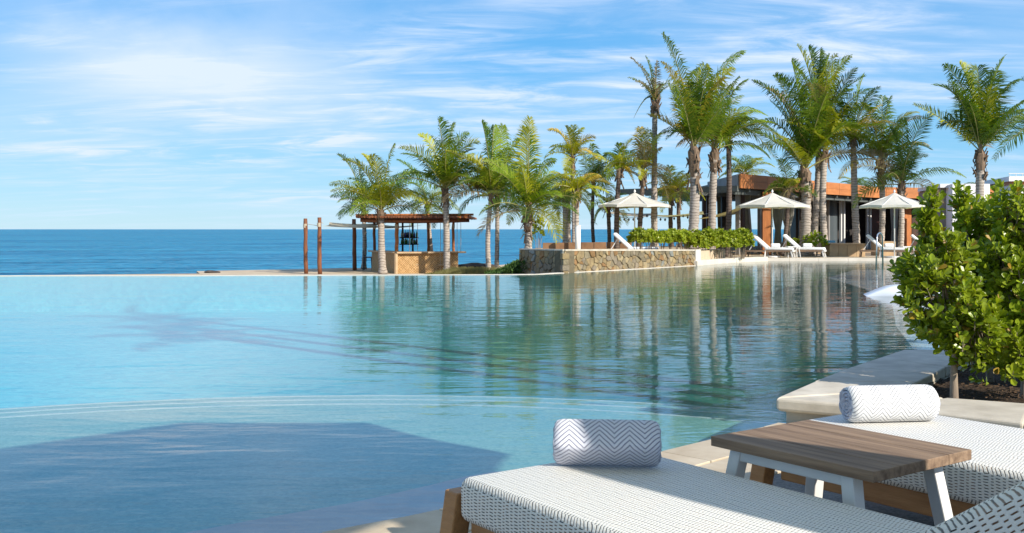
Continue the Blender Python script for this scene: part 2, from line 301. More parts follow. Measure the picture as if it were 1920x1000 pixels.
def towel_mat(name, base, line, per, amp, spacing, width, shear=0.0):
    m = bpy.data.materials.new(name); m.use_nodes = True; t = m.node_tree; t.nodes.clear(); L = t.links.new; M = mth(t)
    out = N(t, 'ShaderNodeOutputMaterial'); bs = N(t, 'ShaderNodeBsdfPrincipled'); bs.inputs['Roughness'].default_value = .95; bs.inputs['Specular IOR Level'].default_value = .1
    bs.inputs['Sheen Weight'].default_value = .3
    uv = N(t, 'ShaderNodeUVMap'); sp = N(t, 'ShaderNodeSeparateXYZ'); L(uv.outputs[0], sp.inputs[0]); U, V = sp.outputs[0], sp.outputs[1]
    nz = N(t, 'ShaderNodeTexNoise'); nz.inputs['Scale'].default_value = 30; L(uv.outputs[0], nz.inputs['Vector'])
    tri = M('PINGPONG', U, per / 2)
    s = M('ADD', M('ADD', V, M('MULTIPLY', tri, amp)), M('MULTIPLY', nz.outputs['Fac'], .006))
    f = M('FRACT', M('DIVIDE', s, spacing)); d = M('ABSOLUTE', M('SUBTRACT', f, .5)); k = M('MULTIPLY', M('SUBTRACT', 1.0, M('DIVIDE', d, width)), 2.2, clamp=True)
    mx = N(t, 'ShaderNodeMix', data_type='RGBA'); L(k, mx.inputs[0]); mx.inputs[6].default_value = (*base, 1); mx.inputs[7].default_value = (*line, 1); L(mx.outputs[2], bs.inputs['Base Color'])
    fz = N(t, 'ShaderNodeTexNoise'); fz.inputs['Scale'].default_value = 420; L(uv.outputs[0], fz.inputs['Vector'])
    bp = N(t, 'ShaderNodeBump'); bp.inputs['Strength'].default_value = .9; bp.inputs['Distance'].default_value = .004
    L(M('ADD', M('MULTIPLY', k, -1.0), M('MULTIPLY', fz.outputs['Fac'], .6)), bp.inputs['Height']); L(bp.outputs[0], bs.inputs['Normal']); L(bs.outputs[0], out.inputs[0]); MATS[name] = m
towel_mat('towel_blue', (.68, .68, .76), (.22, .23, .33), .105, 1.0, .0195, .15)
towel_mat('towel_white', (.80, .80, .80), (.33, .34, .38), .085, 1.15, .021, .13)
mat('towel_end', (.55, .58, .66), .95, .1, var=(.30, .32, .40), vscale=60, bump=.9, bscale=160, bdist=.006)

def bamboo_mat():
    m = bpy.data.materials.new('bamboo_weave'); m.use_nodes = True; t = m.node_tree; t.nodes.clear(); L = t.links.new; M = mth(t)
    out = N(t, 'ShaderNodeOutputMaterial'); bs = N(t, 'ShaderNodeBsdfPrincipled'); bs.inputs['Roughness'].default_value = .7
    uv = N(t, 'ShaderNodeUVMap'); sp = N(t, 'ShaderNodeSeparateXYZ'); L(uv.outputs[0], sp.inputs[0]); U, V = sp.outputs[0], sp.outputs[1]
    a = M('MULTIPLY', M('ADD', U, V), 10.0); b = M('MULTIPLY', M('SUBTRACT', U, V), 10.0)
    # herringbone: strips change direction from block to block
    blk = M('MODULO', M('ADD', M('FLOOR', M('MULTIPLY', M('ADD', U, 9.0), 5.0)), M('FLOOR', M('MULTIPLY', M('ADD', V, 9.0), 5.0))), 2.0)
    mxf = N(t, 'ShaderNodeMix', data_type='FLOAT'); L(blk, mxf.inputs[0]); L(a, mxf.inputs[2]); L(b, mxf.inputs[3])
    f = M('FRACT', mxf.outputs[0]); k = M('LESS_THAN', f, .32)
    n = N(t, 'ShaderNodeTexNoise'); n.inputs['Scale'].default_value = 5; L(uv.outputs[0], n.inputs['Vector'])
    c0 = N(t, 'ShaderNodeMix', data_type='RGBA'); L(n.outputs['Fac'], c0.inputs[0]); c0.inputs[6].default_value = (.68, .45, .20, 1); c0.inputs[7].default_value = (.50, .29, .11, 1)
    mx = N(t, 'ShaderNodeMix', data_type='RGBA'); L(k, mx.inputs[0]); L(c0.outputs[2], mx.inputs[6]); mx.inputs[7].default_value = (.24, .11, .04, 1)
    L(mx.outputs[2], bs.inputs['Base Color']); bp = N(t, 'ShaderNodeBump'); bp.inputs['Distance'].default_value = .02; L(f, bp.inputs['Height']); L(bp.outputs[0], bs.inputs['Normal']); L(bs.outputs[0], out.inputs[0]); MATS['bamboo_weave'] = m
bamboo_mat()

# ------------------------------------------------------------------ mesh building
WLOC = {}
def root(name, loc, label, cat, group=None, rz=0.0):
    o = bpy.data.objects.new(name, None); COL.objects.link(o); o.location = loc; o.rotation_euler = (0, 0, rz); o.empty_display_size = .1
    o['label'] = label; o['category'] = cat
    if group: o['group'] = group
    WLOC[o.name] = Vector(loc) if rz == 0 else None
    return o
def tagstruct(o): o['kind'] = 'structure'; return o
class MB:
    def __init__(s): s.v = []; s.f = []; s.m = []; s.uv = None
    def add(s, vs, fs, mi=0):
        k = len(s.v); s.v += [tuple(v) for v in vs]; s.f += [tuple(i + k for i in f) for f in fs]; s.m += [mi] * len(fs); return s
    def box(s, c, d, rz=0.0, mi=0, M=None):
        hx, hy, hz = d[0] / 2, d[1] / 2, d[2] / 2; ca, sa = math.cos(rz), math.sin(rz); vs = []
        for z in (-hz, hz):
            for x, y in ((-hx, -hy), (hx, -hy), (hx, hy), (-hx, hy)):
                p = Vector((c[0] + x * ca - y * sa, c[1] + x * sa + y * ca, c[2] + z)); vs.append(M @ p if M else p)
        return s.add(vs, [(0, 3, 2, 1), (4, 5, 6, 7), (0, 1, 5, 4), (1, 2, 6, 5), (2, 3, 7, 6), (3, 0, 4, 7)], mi)
    def prism(s, poly, z0, z1, mi=0):
        n = len(poly); z0f = z0 if callable(z0) else (lambda p: z0); z1f = z1 if callable(z1) else (lambda p: z1)
        area = sum(poly[i][0] * poly[(i + 1) % n][1] - poly[(i + 1) % n][0] * poly[i][1] for i in range(n))
        if area < 0: poly = poly[::-1]
        vs = [(p[0], p[1], z0f(p)) for p in poly] + [(p[0], p[1], z1f(p)) for p in poly]
        fs = [tuple(range(n - 1, -1, -1)), tuple(range(n, 2 * n))] + [(i, (i + 1) % n, (i + 1) % n + n, i + n) for i in range(n)]
        return s.add(vs, fs, mi)
    def beam(s, a, b, w, h, mi=0, up=Vector((0, 0, 1))):
        a, b = Vector(a), Vector(b); d = (b - a).normalized(); sd_ = d.cross(up)
        if sd_.length < 1e-4: sd_ = Vector((1, 0, 0))
        sd_.normalize(); u = sd_.cross(d).normalized(); vs = []
        for p in (a, b):
            for i, j in ((-1, -1), (1, -1), (1, 1), (-1, 1)): vs.append(p + sd_ * (w / 2 * i) + u * (h / 2 * j))
        return s.add(vs, [(0, 1, 2, 3), (7, 6, 5, 4), (0, 4, 5, 1), (1, 5, 6, 2), (2, 6, 7, 3), (3, 7, 4, 0)], mi)
    def tube(s, pts, rad, seg=8, mi=0, cap=True):
        pts = [Vector(p) for p in pts]; n = len(pts); rad = [rad] * n if isinstance(rad, (int, float)) else rad; rings = []; ref = None
        for i, p in enumerate(pts):
            t = (pts[min(i + 1, n - 1)] - pts[max(i - 1, 0)]).normalized()
            if ref is None: ref = Vector((1, 0, 0)) if abs(t.x) < .8 else Vector((0, 1, 0))
            a = (ref - t * ref.dot(t)).normalized(); ref = a; b = t.cross(a)
            rings.append([p + (a * math.cos(k * 2 * math.pi / seg) + b * math.sin(k * 2 * math.pi / seg)) * rad[i] for k in range(seg)])
        vs = [v for r in rings for v in r]; fs = []
        for i in range(n - 1):
            for k in range(seg): fs.append((i * seg + k, i * seg + (k + 1) % seg, (i + 1) * seg + (k + 1) % seg, (i + 1) * seg + k))
        if cap: fs += [tuple(range(seg - 1, -1, -1)), tuple(range((n - 1) * seg, n * seg))]
        return s.add(vs, fs, mi)
    def build(s, name, mats, parent=None, smooth=False, local=False, kind=None, label=None, bevel=0, bevel_seg=2):
        if isinstance(mats, str): mats = [mats]
        org = Vector((0, 0, 0))
        if parent is not None and not local: org = WLOC.get(parent.name) or Vector((0, 0, 0))
        me = bpy.data.meshes.new(name); me.from_pydata([tuple(Vector(v) - org) for v in s.v], [], s.f)
        for m_ in mats: me.materials.append(MATS[m_])
        if len(mats) > 1: me.polygons.foreach_set('material_index', s.m)
        if bevel:
            bm = bmesh.new(); bm.from_mesh(me); bmesh.ops.remove_doubles(bm, verts=bm.verts, dist=1e-5)
            bmesh.ops.bevel(bm, geom=[e for e in bm.edges if len(e.link_faces) == 2 and e.calc_face_angle(0) > .35], offset=bevel, segments=bevel_seg, affect='EDGES', profile=.5); bm.to_mesh(me); bm.free()
        if smooth: me.polygons.foreach_set('use_smooth', [True] * len(me.polygons))
        me.update()
        o = bpy.data.objects.new(name, me); COL.objects.link(o)
        if parent is not None:
            o.parent = parent
            if not local: WLOC[o.name] = org
        if kind: o['kind'] = kind
        if label: o['label'] = label
        return o
def solo(o, label, cat, group=None):
    o['label'] = label; o['category'] = cat
    if group: o['group'] = group
    return o
def copy_tree(o, parent=None):
    c = o.copy(); COL.objects.link(c)
    if parent is not None: c.parent = parent
    for ch in list(o.children): copy_tree(ch, c)
    return c

# ================================================================== SETTING
def sheet(name, poly, z, m, kind='structure'):
    b = MB(); n = len(poly); a = sum(poly[i][0] * poly[(i + 1) % n][1] - poly[(i + 1) % n][0] * poly[i][1] for i in range(n))
    if a < 0: poly = poly[::-1]
    b.add([(p[0], p[1], z) for p in poly], [tuple(range(n))]); o = b.build(name, m); o['kind'] = kind; return o

sheet('sea', [(-40000, 29), (-60, 29), (400, 29), (40000, 29), (40000, 50000), (-40000, 50000)], -2.6, 'sea_water')
sheet('sea_bed', [(-40000, -5000), (40000, -5000), (40000, 52000), (-40000, 52000)], -9, 'sand')

def spline(pts, k=6):
    out = []; n = len(pts)
    for i in range(n - 1):
        p0, p1, p2, p3 = [Vector(pts[max(0, min(n - 1, j))]).to_2d() for j in (i - 1, i, i + 1, i + 2)]
        for s in range(k):
            t = s / k
            out.append(.5 * ((2 * p1) + (p2 - p0) * t + (2 * p0 - 5 * p1 + 4 * p2 - p3) * t * t + (3 * p1 - p0 - 3 * p2 + p3) * t ** 3))
    out.append(Vector(pts[-1]).to_2d()); return out
inf_edge = spline([(-40, 24.5), (-26, 27.6), (-14.2, 28.5), (-9.7, 28.6), (-5.4, 28.9), (-2.4, 29.1), (.45, 29.4), (1.45, 30.4), (4, 33.3), (6.6, 36.8)], 5)
# pool water and floor
pool_poly = [(p.x, p.y) for p in inf_edge] + [(6.9, 38), (9, 41.95), (16, 41.95), (24, 41.95), (24, -3), (-40, -3)]
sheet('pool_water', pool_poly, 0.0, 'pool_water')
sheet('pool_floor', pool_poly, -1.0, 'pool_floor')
# infinity edge: thin cream rim that the water laps over
rim = MB()
for a, b in zip(inf_edge[:-1], inf_edge[1:]):
    d = (b - a).normalized(); nrm = Vector((-d.y, d.x)); q = [a, b, b + nrm * .22, a + nrm * .22]
    rim.prism([tuple(p) for p in q], -2.4, -.004, 0); q = [tuple(p) for p in q]
    rim.prism(q, -.003, .012, 1)
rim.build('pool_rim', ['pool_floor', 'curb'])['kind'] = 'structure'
# shallow entry: shelf and two steps, each with a paler tile nosing
CX, CY, CR = -1.25, 2.3, 6.3
def disc(r, a0=-20, a1=200, n=60): return [(CX + r * math.cos(R(a0 + (a1 - a0) * i / n)), CY + r * math.sin(R(a0 + (a1 - a0) * i / n))) for i in range(n + 1)]
def slab_disc(name, r, z, m):
    b = MB(); pts = disc(r); b.prism(pts + [(CX - r, -3), (CX + r, -3)], -1.1, z); o = b.build(name, m); o['kind'] = 'structure'
    nb = MB(); i0, i1 = disc(r + .012), disc(r - .035)
    for k in range(len(i0) - 1): nb.prism([i0[k], i0[k + 1], i1[k + 1], i1[k]], z - .04, z + .004)
    o2 = nb.build('step_nosing', 'nosing'); o2['kind'] = 'structure'
slab_disc('entry_shelf', CR, -.16, 'ledge_floor'); slab_disc('entry_step', CR + .5, -.205, 'ledge_floor'); slab_disc('entry_step', CR + 1.05, -.26, 'ledge_floor')
# pale shallow shelf on the right side of the pool
b = MB(); tp_ = [(8.4, 24.5), (9.2, 30), (12, 36), (20, 38), (20, 8), (3.9, 8), (4.55, 11.5), (5.6, 15.0), (7.2, 19.5)]; bt_ = [(5.4, 25.5), (6.2, 31), (10, 38.5), (20, 40), (20, 8), (2.6, 8), (2.9, 12), (3.4, 16), (4.4, 20.5)]
b.add([(x, y, -1.02) for x, y in bt_] + [(x, y, -.12) for x, y in tp_], [tuple(range(17, 8, -1))] + [(i, i + 9, (i + 1) % 9 + 9, (i + 1) % 9) for i in range(9)])
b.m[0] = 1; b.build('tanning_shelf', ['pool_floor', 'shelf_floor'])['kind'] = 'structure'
# tiled wall lining the far side of the pool
fw_ = [(1.2, 30.15), (1.62, 30.45), (6.58, 36.5), (7.75, 38.45), (8.86, 40.18), (10.45, 41.66), (24, 41.84)]
b = MB()
for a, c in zip(fw_[:-1], fw_[1:]):
    a, c = Vector(a), Vector(c); d = (c - a).normalized(); nr = Vector((-d.y, d.x)) * .06; b.prism([tuple(a), tuple(c), tuple(c + nr), tuple(a + nr)], -1.1, -.006)
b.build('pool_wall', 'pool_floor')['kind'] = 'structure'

# ---- foreground deck
deck_edge = spline([(-9, .9), (-5, 1.9), (-2.4, 3.05), (-.79, 4.25), (-.33, 4.60), (.20, 5.13), (.84, 5.80), (1.59, 6.52), (1.72, 6.66)], 5)
DZ = .05
deck = [(p.x, p.y) for p in deck_edge] + [(9, 6.6), (12, 5), (12, -8), (-12, -8), (-12, .4)]
b = MB()
inner = []
for i, p in enumerate(deck_edge):
    q = deck_edge[min(i + 1, len(deck_edge) - 1)] - deck_edge[max(i - 1, 0)]; q.normalize(); inner.append(p + Vector((q.y, -q.x)) * .72)
gr = [(p.x, p.y) for p in inner] + [(9, 6.2), (12, 5), (12, -8), (-12, -8), (-12, .1)]
b.prism(gr, -1.1, DZ - .012); pg = b.build('pebble_ground', 'pebble'); pg['kind'] = 'structure'
b = MB(); b.prism([(p.x, p.y) for p in deck_edge] + [tuple(p) for p in reversed(inner)], -1.1, DZ - .03)
kerb = b.build('deck_kerb', 'mortar'); kerb['kind'] = 'structure'
def lerp2(a, b_, t): return a + (b_ - a) * t
row = [(0, .47), (.50, 1.0)]
n = len(deck_edge)
for r0, r1 in row:
    i = 0; step = 5 if r0 == 0 else 4
    while i < n - 1:
        j = min(n - 1, i + step); pts = []
        o_ = [lerp2(deck_edge[k], inner[k], r0) for k in range(i, j + 1)]; q_ = [lerp2(deck_edge[k], inner[k], r1) for k in range(i, j + 1)]
        o_[-1] = lerp2(o_[-2], o_[-1], .955); q_[-1] = lerp2(q_[-2], q_[-1], .955)
        s = MB().prism([tuple(p) for p in o_] + [tuple(p) for p in reversed(q_)], DZ - .028, DZ + rnd.uniform(-.001, .0015))
        s.build('paving_slab', 'deck_stone', kerb, bevel=.004, bevel_seg=1); i = j
# submerged coping lip along the deck
b = MB(); outer = []
for i, p in enumerate(deck_edge):
    q = deck_edge[min(i + 1, n - 1)] - deck_edge[max(i - 1, 0)]; q.normalize(); wd = .62 if p.x < .3 else max(.02, .62 - (p.x - .3) * 1.1); outer.append(p - Vector((q.y, -q.x)) * wd)
b.prism([(p.x, p.y) for p in deck_edge] + [tuple(p) for p in reversed(outer)], -1.1, -.035)
b.build('submerged_ledge', 'grey_coping')['kind'] = 'structure'

# ---- right planter with coping and soil
PT = .215
pl = root('stone_planter', (1.7, 6.65, 0), 'pale stone planter with wide smooth coping beside the pool, filled with soil and bushes', 'planter')
cA, cB = Vector((1.70, 6.64)), Vector((3.53, 9.28)); cC, cD = Vector((3.42, 8.12)), Vector((2.62, 6.98))
def rounded_slab(poly, z0, z1, name, m, par, bv=.03):
    s = MB().prism(poly, z0, z1); return s.build(name, m, par, bevel=bv, bevel_seg=3, smooth=False)
left_edge = [(1.70, 6.64), (2.16, 7.36), (2.68, 8.12), (3.12, 8.72), (3.53, 9.28)]; right_edge = [(2.62, 6.96), (2.88, 7.32), (3.15, 7.70), (3.42, 8.12), (4.25, 9.25)]
for i in range(4):
    q = [left_edge[i], left_edge[i + 1], right_edge[i + 1], right_edge[i]]
    if i: q[0] = tuple(Vector(q[0]) + (Vector(q[1]) - Vector(q[0])).normalized() * .006); q[3] = tuple(Vector(q[3]) + (Vector(q[2]) - Vector(q[3])).normalized() * .006)
    if i == 1: pass
    s = MB().prism(q, PT - .085, PT); s.build('coping_slab', 'coping_stone', pl, bevel=.022 if i in (0,) else .012, bevel_seg=3)
fr0 = [(1.70, 6.632), (2.26, 6.30), (2.88, 5.79), (4.6, 4.6)]; fr1 = [(2.60, 6.95), (2.80, 6.66), (3.24, 6.42), (4.9, 5.5)]
for i in range(3):
    q = [fr0[i], fr0[i + 1], fr1[i + 1], fr1[i]]
    if i: q[0] = tuple(Vector(q[0]) + (Vector(q[1]) - Vector(q[0])).normalized() * .007); q[3] = tuple(Vector(q[3]) + (Vector(q[2]) - Vector(q[3])).normalized() * .007)
    MB().prism(q, PT - .088, PT - .002).build('coping_slab', 'coping_stone', pl, bevel=.02, bevel_seg=3)
wl = MB().prism([(1.78, 6.68), (2.28, 6.40), (2.9, 5.9), (4.6, 4.72), (4.85, 5.4), (3.2, 6.35), (2.62, 6.85), (3.40, 8.1), (4.2, 9.2), (3.58, 9.2), (3.17, 8.66), (2.74, 8.06), (2.22, 7.3)], -1.1, PT - .088)
wl.build('planter_wall', 'coping_stone', pl)
b = MB(); soil_poly = [(2.55, 6.9), (3.2, 6.38), (4.9, 5.3), (9, 5.0), (11, 9), (10, 13), (5.4, 11), (4.2, 9.2), (3.38, 8.08)]
gx, gy = 60, 60; vs = []; idx = {}
def inside(p, poly):
    c = False; j = len(poly) - 1
    for i in range(len(poly)):
        if (poly[i][1] > p[1]) != (poly[j][1] > p[1]) and p[0] < (poly[j][0] - poly[i][0]) * (p[1] - poly[i][1]) / (poly[j][1] - poly[i][1]) + poly[i][0]: c = not c
        j = i
    return c
sb = MB().prism(soil_poly, -1.1, PT - .10); so_ = sb.build('soil', 'soil'); so_['kind'] = 'structure'
fs = []
for i in range(gx):
    for j in range(gy):
        x = 2.4 + i * .075; y = 5.6 + j * .075; h = PT - .085 + .035 * mnoise.noise(Vector((x * 3, y * 3, 0))) + .02 * mnoise.noise(Vector((x * 11, y * 11, 3)))
        vs.append((x, y, h)); idx[i, j] = len(vs) - 1
for i in range(gx - 1):
    for j in range(gy - 1):
        if inside((vs[idx[i, j]][0] + .04, vs[idx[i, j]][1] + .04), soil_poly): fs.append((idx[i, j], idx[i + 1, j], idx[i + 1, j + 1], idx[i, j + 1]))
MB().add(vs, fs).build('soil_surface', 'soil')['kind'] = 'structure'
b = MB()
for _ in range(2600):
    x, y = rnd.uniform(2.5, 5.6), rnd.uniform(5.6, 9.6)
    if not inside((x, y), soil_poly): continue
    a = rnd.uniform(0, 6.28); l = rnd.uniform(.008, .035); wd = rnd.uniform(.004, .012); z = PT - .068 + rnd.uniform(-.01, .02)
    b.box((x, y, z), (l, wd, .006), a)
m_ = b.build('mulch', 'mulch'); m_['kind'] = 'stuff'

# ---- land behind the pool
deck_land = [(6.7, 37.3), (9, 41.9), (26, 41.9), (60, 41.9), (60, 75), (26, 75), (12, 74), (-1.5, 66), (-1.0, 45), (.2, 34.2), (1.9, 34.5)]
b = MB(); b.prism([(6.75, 38.2), (8.9, 41.99), (60, 41.99), (60, 75), (26, 75), (12, 74), (1.5, 66), (.9, 45), (2.2, 36.0)], -3, .10); b.build('pool_terrace', 'land')['kind'] = 'structure'
b = MB(); x = 8.9
terr = root('terrace_edge', (9, 41.9, 0), 'long pale stone edge of the terrace along the far side of the pool', 'pool edge')
while x < 30:
    MB().box((x + .6, 42.15, -.48), (1.19, .42, 1.19)).build('edge_stone', 'curb', terr); x += 1.2
b = MB(); b.prism([(8.9, 42.37), (60, 42.37), (60, 47), (8.9, 47)], .05, .112); b.build('terrace_paving', 'deck_stone')['kind'] = 'structure'
# raised curb in front of the right half of the hedge
cb = root('hedge_curb', (6.8, 37, 0), 'low white curb at the water in front of the clipped hedge', 'curb')
cpts = [(6.62, 36.7), (7.7, 38.6), (8.8, 40.3), (10.4, 41.75)]
for a, b_ in zip(cpts[:-1], cpts[1:]):
    a, b_ = Vector(a), Vector(b_); d = (b_ - a).normalized(); nr = Vector((-d.y, d.x)); b_ = b_ - d * .012
    MB().prism([tuple(a), tuple(b_), tuple(b_ + nr * .5), tuple(a + nr * .5)], -1.1, .17).build('curb_stone', 'curb', cb, bevel=.02)
MB().prism([(6.3, 37.4), (7.4, 38.9), (8.5, 40.6), (10.2, 42.4), (10.2, 44), (4, 43)], -.5, .135).build('hedge_bed', 'land')['kind'] = 'structure'
# beach terrace under the bar
bz = -.72
beach = [(-22.5, 44.8), (-14.2, 46.6), (-15.2, 49.4), (-12, 51.2), (-8.6, 53.5), (-3, 55), (0.2, 58), (2.5, 60), (3, 33.5), (.6, 33.2), (-1, 44.4), (-12.5, 44.6)]
b = MB(); b.prism([(-25, 40), (-22.5, 44.95), (-14.2, 46.8), (-15.2, 49.6), (-12, 51.4), (-8.6, 53.5), (-3, 55.2), (-1, 57.5), (1.0, 62), (3, 66), (3, 34), (1.2, 31.6), (-1, 30), (-10, 31), (-20, 33)], -3.2, bz)
b.build('beach', 'sand')['kind'] = 'structure'

# ---- stone wall planter at the pool
def vor(w_, h_, nseeds, seedv):
    rr = random.Random(seedv); pts = []
    while len(pts) < nseeds:
        c = max(((rr.uniform(0, w_), rr.uniform(0, h_)) for _ in range(3)), key=lambda q: min([((q[0] - p[0]) ** 2 + ((q[1] - p[1]) * 1.25) ** 2) for p in pts] or [1]))
        pts.append(c)
    cells = []
    for i, p in enumerate(pts):
        poly = [(0, 0), (w_, 0), (w_, h_), (0, h_)]
        for j, q in enumerate(pts):
            if i == j: continue
            mx_, my_ = (p[0] + q[0]) / 2, (p[1] + q[1]) / 2; dx, dy = q[0] - p[0], q[1] - p[1]; new = []
            for k in range(len(poly)):
                a, b_ = poly[k], poly[(k + 1) % len(poly)]
                da = (a[0] - mx_) * dx + (a[1] - my_) * dy; db = (b_[0] - mx_) * dx + (b_[1] - my_) * dy
                if da <= 0: new.append(a)
                if (da < 0) != (db < 0) and abs(da - db) > 1e-9:
                    t = da / (da - db); new.append((a[0] + (b_[0] - a[0]) * t, a[1] + (b_[1] - a[1]) * t))
            poly = new
            if len(poly) < 3: break
        if len(poly) >= 3: cells.append((p, poly))
    return cells
wall = root('stone_wall', (1.5, 30.6, 0), 'low curved wall of irregular tan and grey stones with thin pale capping at the pool edge', 'stone wall')
WA, WB, WC = Vector((.27, 33.2)), Vector((1.55, 30.6)), Vector((6.55, 36.9))
def ztop(p):
    d = max(0, min(1, (Vector((p[0], p[1])) - WB).dot((WC - WB).normalized()) / (WC - WB).length)); return .70 - .13 * d
for (a, b_, ns, sdv) in ((WA, WB, 58, 3), (WB, WC, 185, 5)):
    d = (b_ - a); ln = d.length; d.normalize(); nr = Vector((d.y, -d.x)); hh = .85
    core = MB().prism([tuple(a), tuple(b_), tuple(b_ - nr * .35), tuple(a - nr * .35)], -1.1, lambda p: ztop(p) - .04)
    core.build('wall_core', 'mortar', wall)
    for (c, poly) in vor(ln, hh, ns, sdv):
        cx = sum(p[0] for p in poly) / len(poly); cy = sum(p[1] for p in poly) / len(poly); pr = rnd.uniform(.02, .065); vs = []; m_ = len(poly)
        top_at = lambda u: ztop(a + d * u) - .045
        def pt(u, v, o_):
            zz = -.12 + (v / hh) * (top_at(u) + .12); q = a + d * u + nr * o_; return (q.x, q.y, zz)
        for (sc, of) in ((.94, 0.0), (.92, pr * .75), (.78, pr)):
            for p in poly: vs.append(pt(cx + (p[0] - cx) * sc, cy + (p[1] - cy) * sc, of + (rnd.uniform(-.008, .008) if of else 0)))
        fs = []
        for l in range(2):
            for k in range(m_): fs.append((l * m_ + k, l * m_ + (k + 1) % m_, (l + 1) * m_ + (k + 1) % m_, (l + 1) * m_ + k))
        fs.append(tuple(range(2 * m_, 3 * m_)))
        MB().add(vs, fs).build('stone', random.Random(int(cx * 97 + cy * 31 + ns)).choice([x.name for x in (STONES[0], STONES[1], STONES[2], STONES[0], STONES[5], STONES[3], STONES[4], STONES[1], STONES[0], STONES[5], STONES[1], STONES[0])]), wall)
    cap = MB().prism([tuple(a + nr * .05), tuple(b_ + nr * .05), tuple(b_ - nr * .36), tuple(a - nr * .36)], lambda p: ztop(p) - .045, ztop); cap.build('cap_stone', 'coping_stone', wall)
for i in range(4): MB().box((1.57, 30.62, -.03 + .175 * i), (.22 if i % 2 else .17, .20, .165), R(18)).build('stone', STONES[(0, 5, 1, 0)[i]].name, wall, bevel=.015)
MB().box((6.62, 37.0, -.2), (.17, .4, 1.54), R(-38)).build('end_pillar', 'curb', wall)
MB().prism([(.5, 33.3), (1.62, 31.0), (6.5, 37.1), (8.5, 41), (7, 48), (2, 48), (.7, 40)], -.5, .50).build('raised_platform', 'sand')['kind'] = 'structure'
lw = root('low_wall', (3, 38, .5), 'low orange brown wall running behind the white lounger on the raised platform', 'wall')
for i in range(7):
    a = P(1018 + i * 24, 462, 40 + .5 * i); MB().box((a.x + .24, a.y, .52), (.49, .25, .5), 0).build('wall_panel', 'redbrown_stone', lw)

# ================================================================== PALMS
WIND = Vector((.22, .05, 0))
def rachis_curve(o, az, e0, bend, L, n=12):
    p = Vector(o); out = [p.copy()]; st = L / n
    for i in range(n):
        t = (i + .5) / n; e = e0 - bend * t ** 1.25
        p = p + Vector((math.cos(az) * math.cos(e), math.sin(az) * math.cos(e), math.sin(e))) * st; out.append(p.copy())
    return out
def frond(o, pts, par, m, leafL, rr, thick=.03, ragged=0.0, wide=.05):
    b = MB(); n = len(pts) - 1
    b.tube(pts, [thick * (1 - .85 * i / n) for i in range(n + 1)], 4, mi=1)
    L = sum((pts[i + 1] - pts[i]).length for i in range(n)); cnt = int(24 + 10 * L)
    chord = pts[-1] - pts[0]; side0 = Vector((-chord.y, chord.x, 0))
    if side0.length < .3: side0 = Vector((1, rr.uniform(-.6, .6), 0))
    side0.normalize(); tw = rr.uniform(-.9, .9); vee = rr.uniform(.1, .45); drop = rr.uniform(.35, 1.15)
    for s in (-1, 1):
        for k in range(cnt):
            t = .13 + .87 * (k + rr.uniform(-.2, .2)) / cnt
            if t >= .999 or rr.random() < ragged: continue
            x = t * n; i = min(int(x), n - 1); p = pts[i].lerp(pts[i + 1], x - i); T = (pts[i + 1] - pts[i]).normalized()
            A = (side0 - T * side0.dot(T)).normalized(); B = T.cross(A)
            if B.z < 0: B = -B
            sd_ = A * (s * math.cos(tw * .8)) + B * math.sin(tw * .8) * s; up = B * math.cos(tw * .8) - A * math.sin(tw * .8)
            a = .30 + .68 * t + rr.uniform(-.1, .1)
            d = sd_ * math.cos(a) + T * math.sin(a) + up * vee + WIND * rr.uniform(.3, 1.2)
            d.normalize()
            l = leafL * (math.sin(math.pi * min(1, (t * .80 + .16)) ** .85)) * rr.uniform(.8, 1.08) + .08
            w_ = wide * rr.uniform(.75, 1.15); wv = T * w_
            p1 = p + d * l * .5; g = drop * rr.uniform(.6, 1.4); d2 = (d + Vector((0, 0, -g)) + WIND * .4).normalized(); p2 = p1 + d2 * l * .5
            b.add([p - wv * .3, p + wv * .3, p1 + wv * .5, p1 - wv * .5, p2], [(0, 1, 2, 3), (3, 2, 4)], 0)
    return b.build('frond', [m, 'rachis'], par)

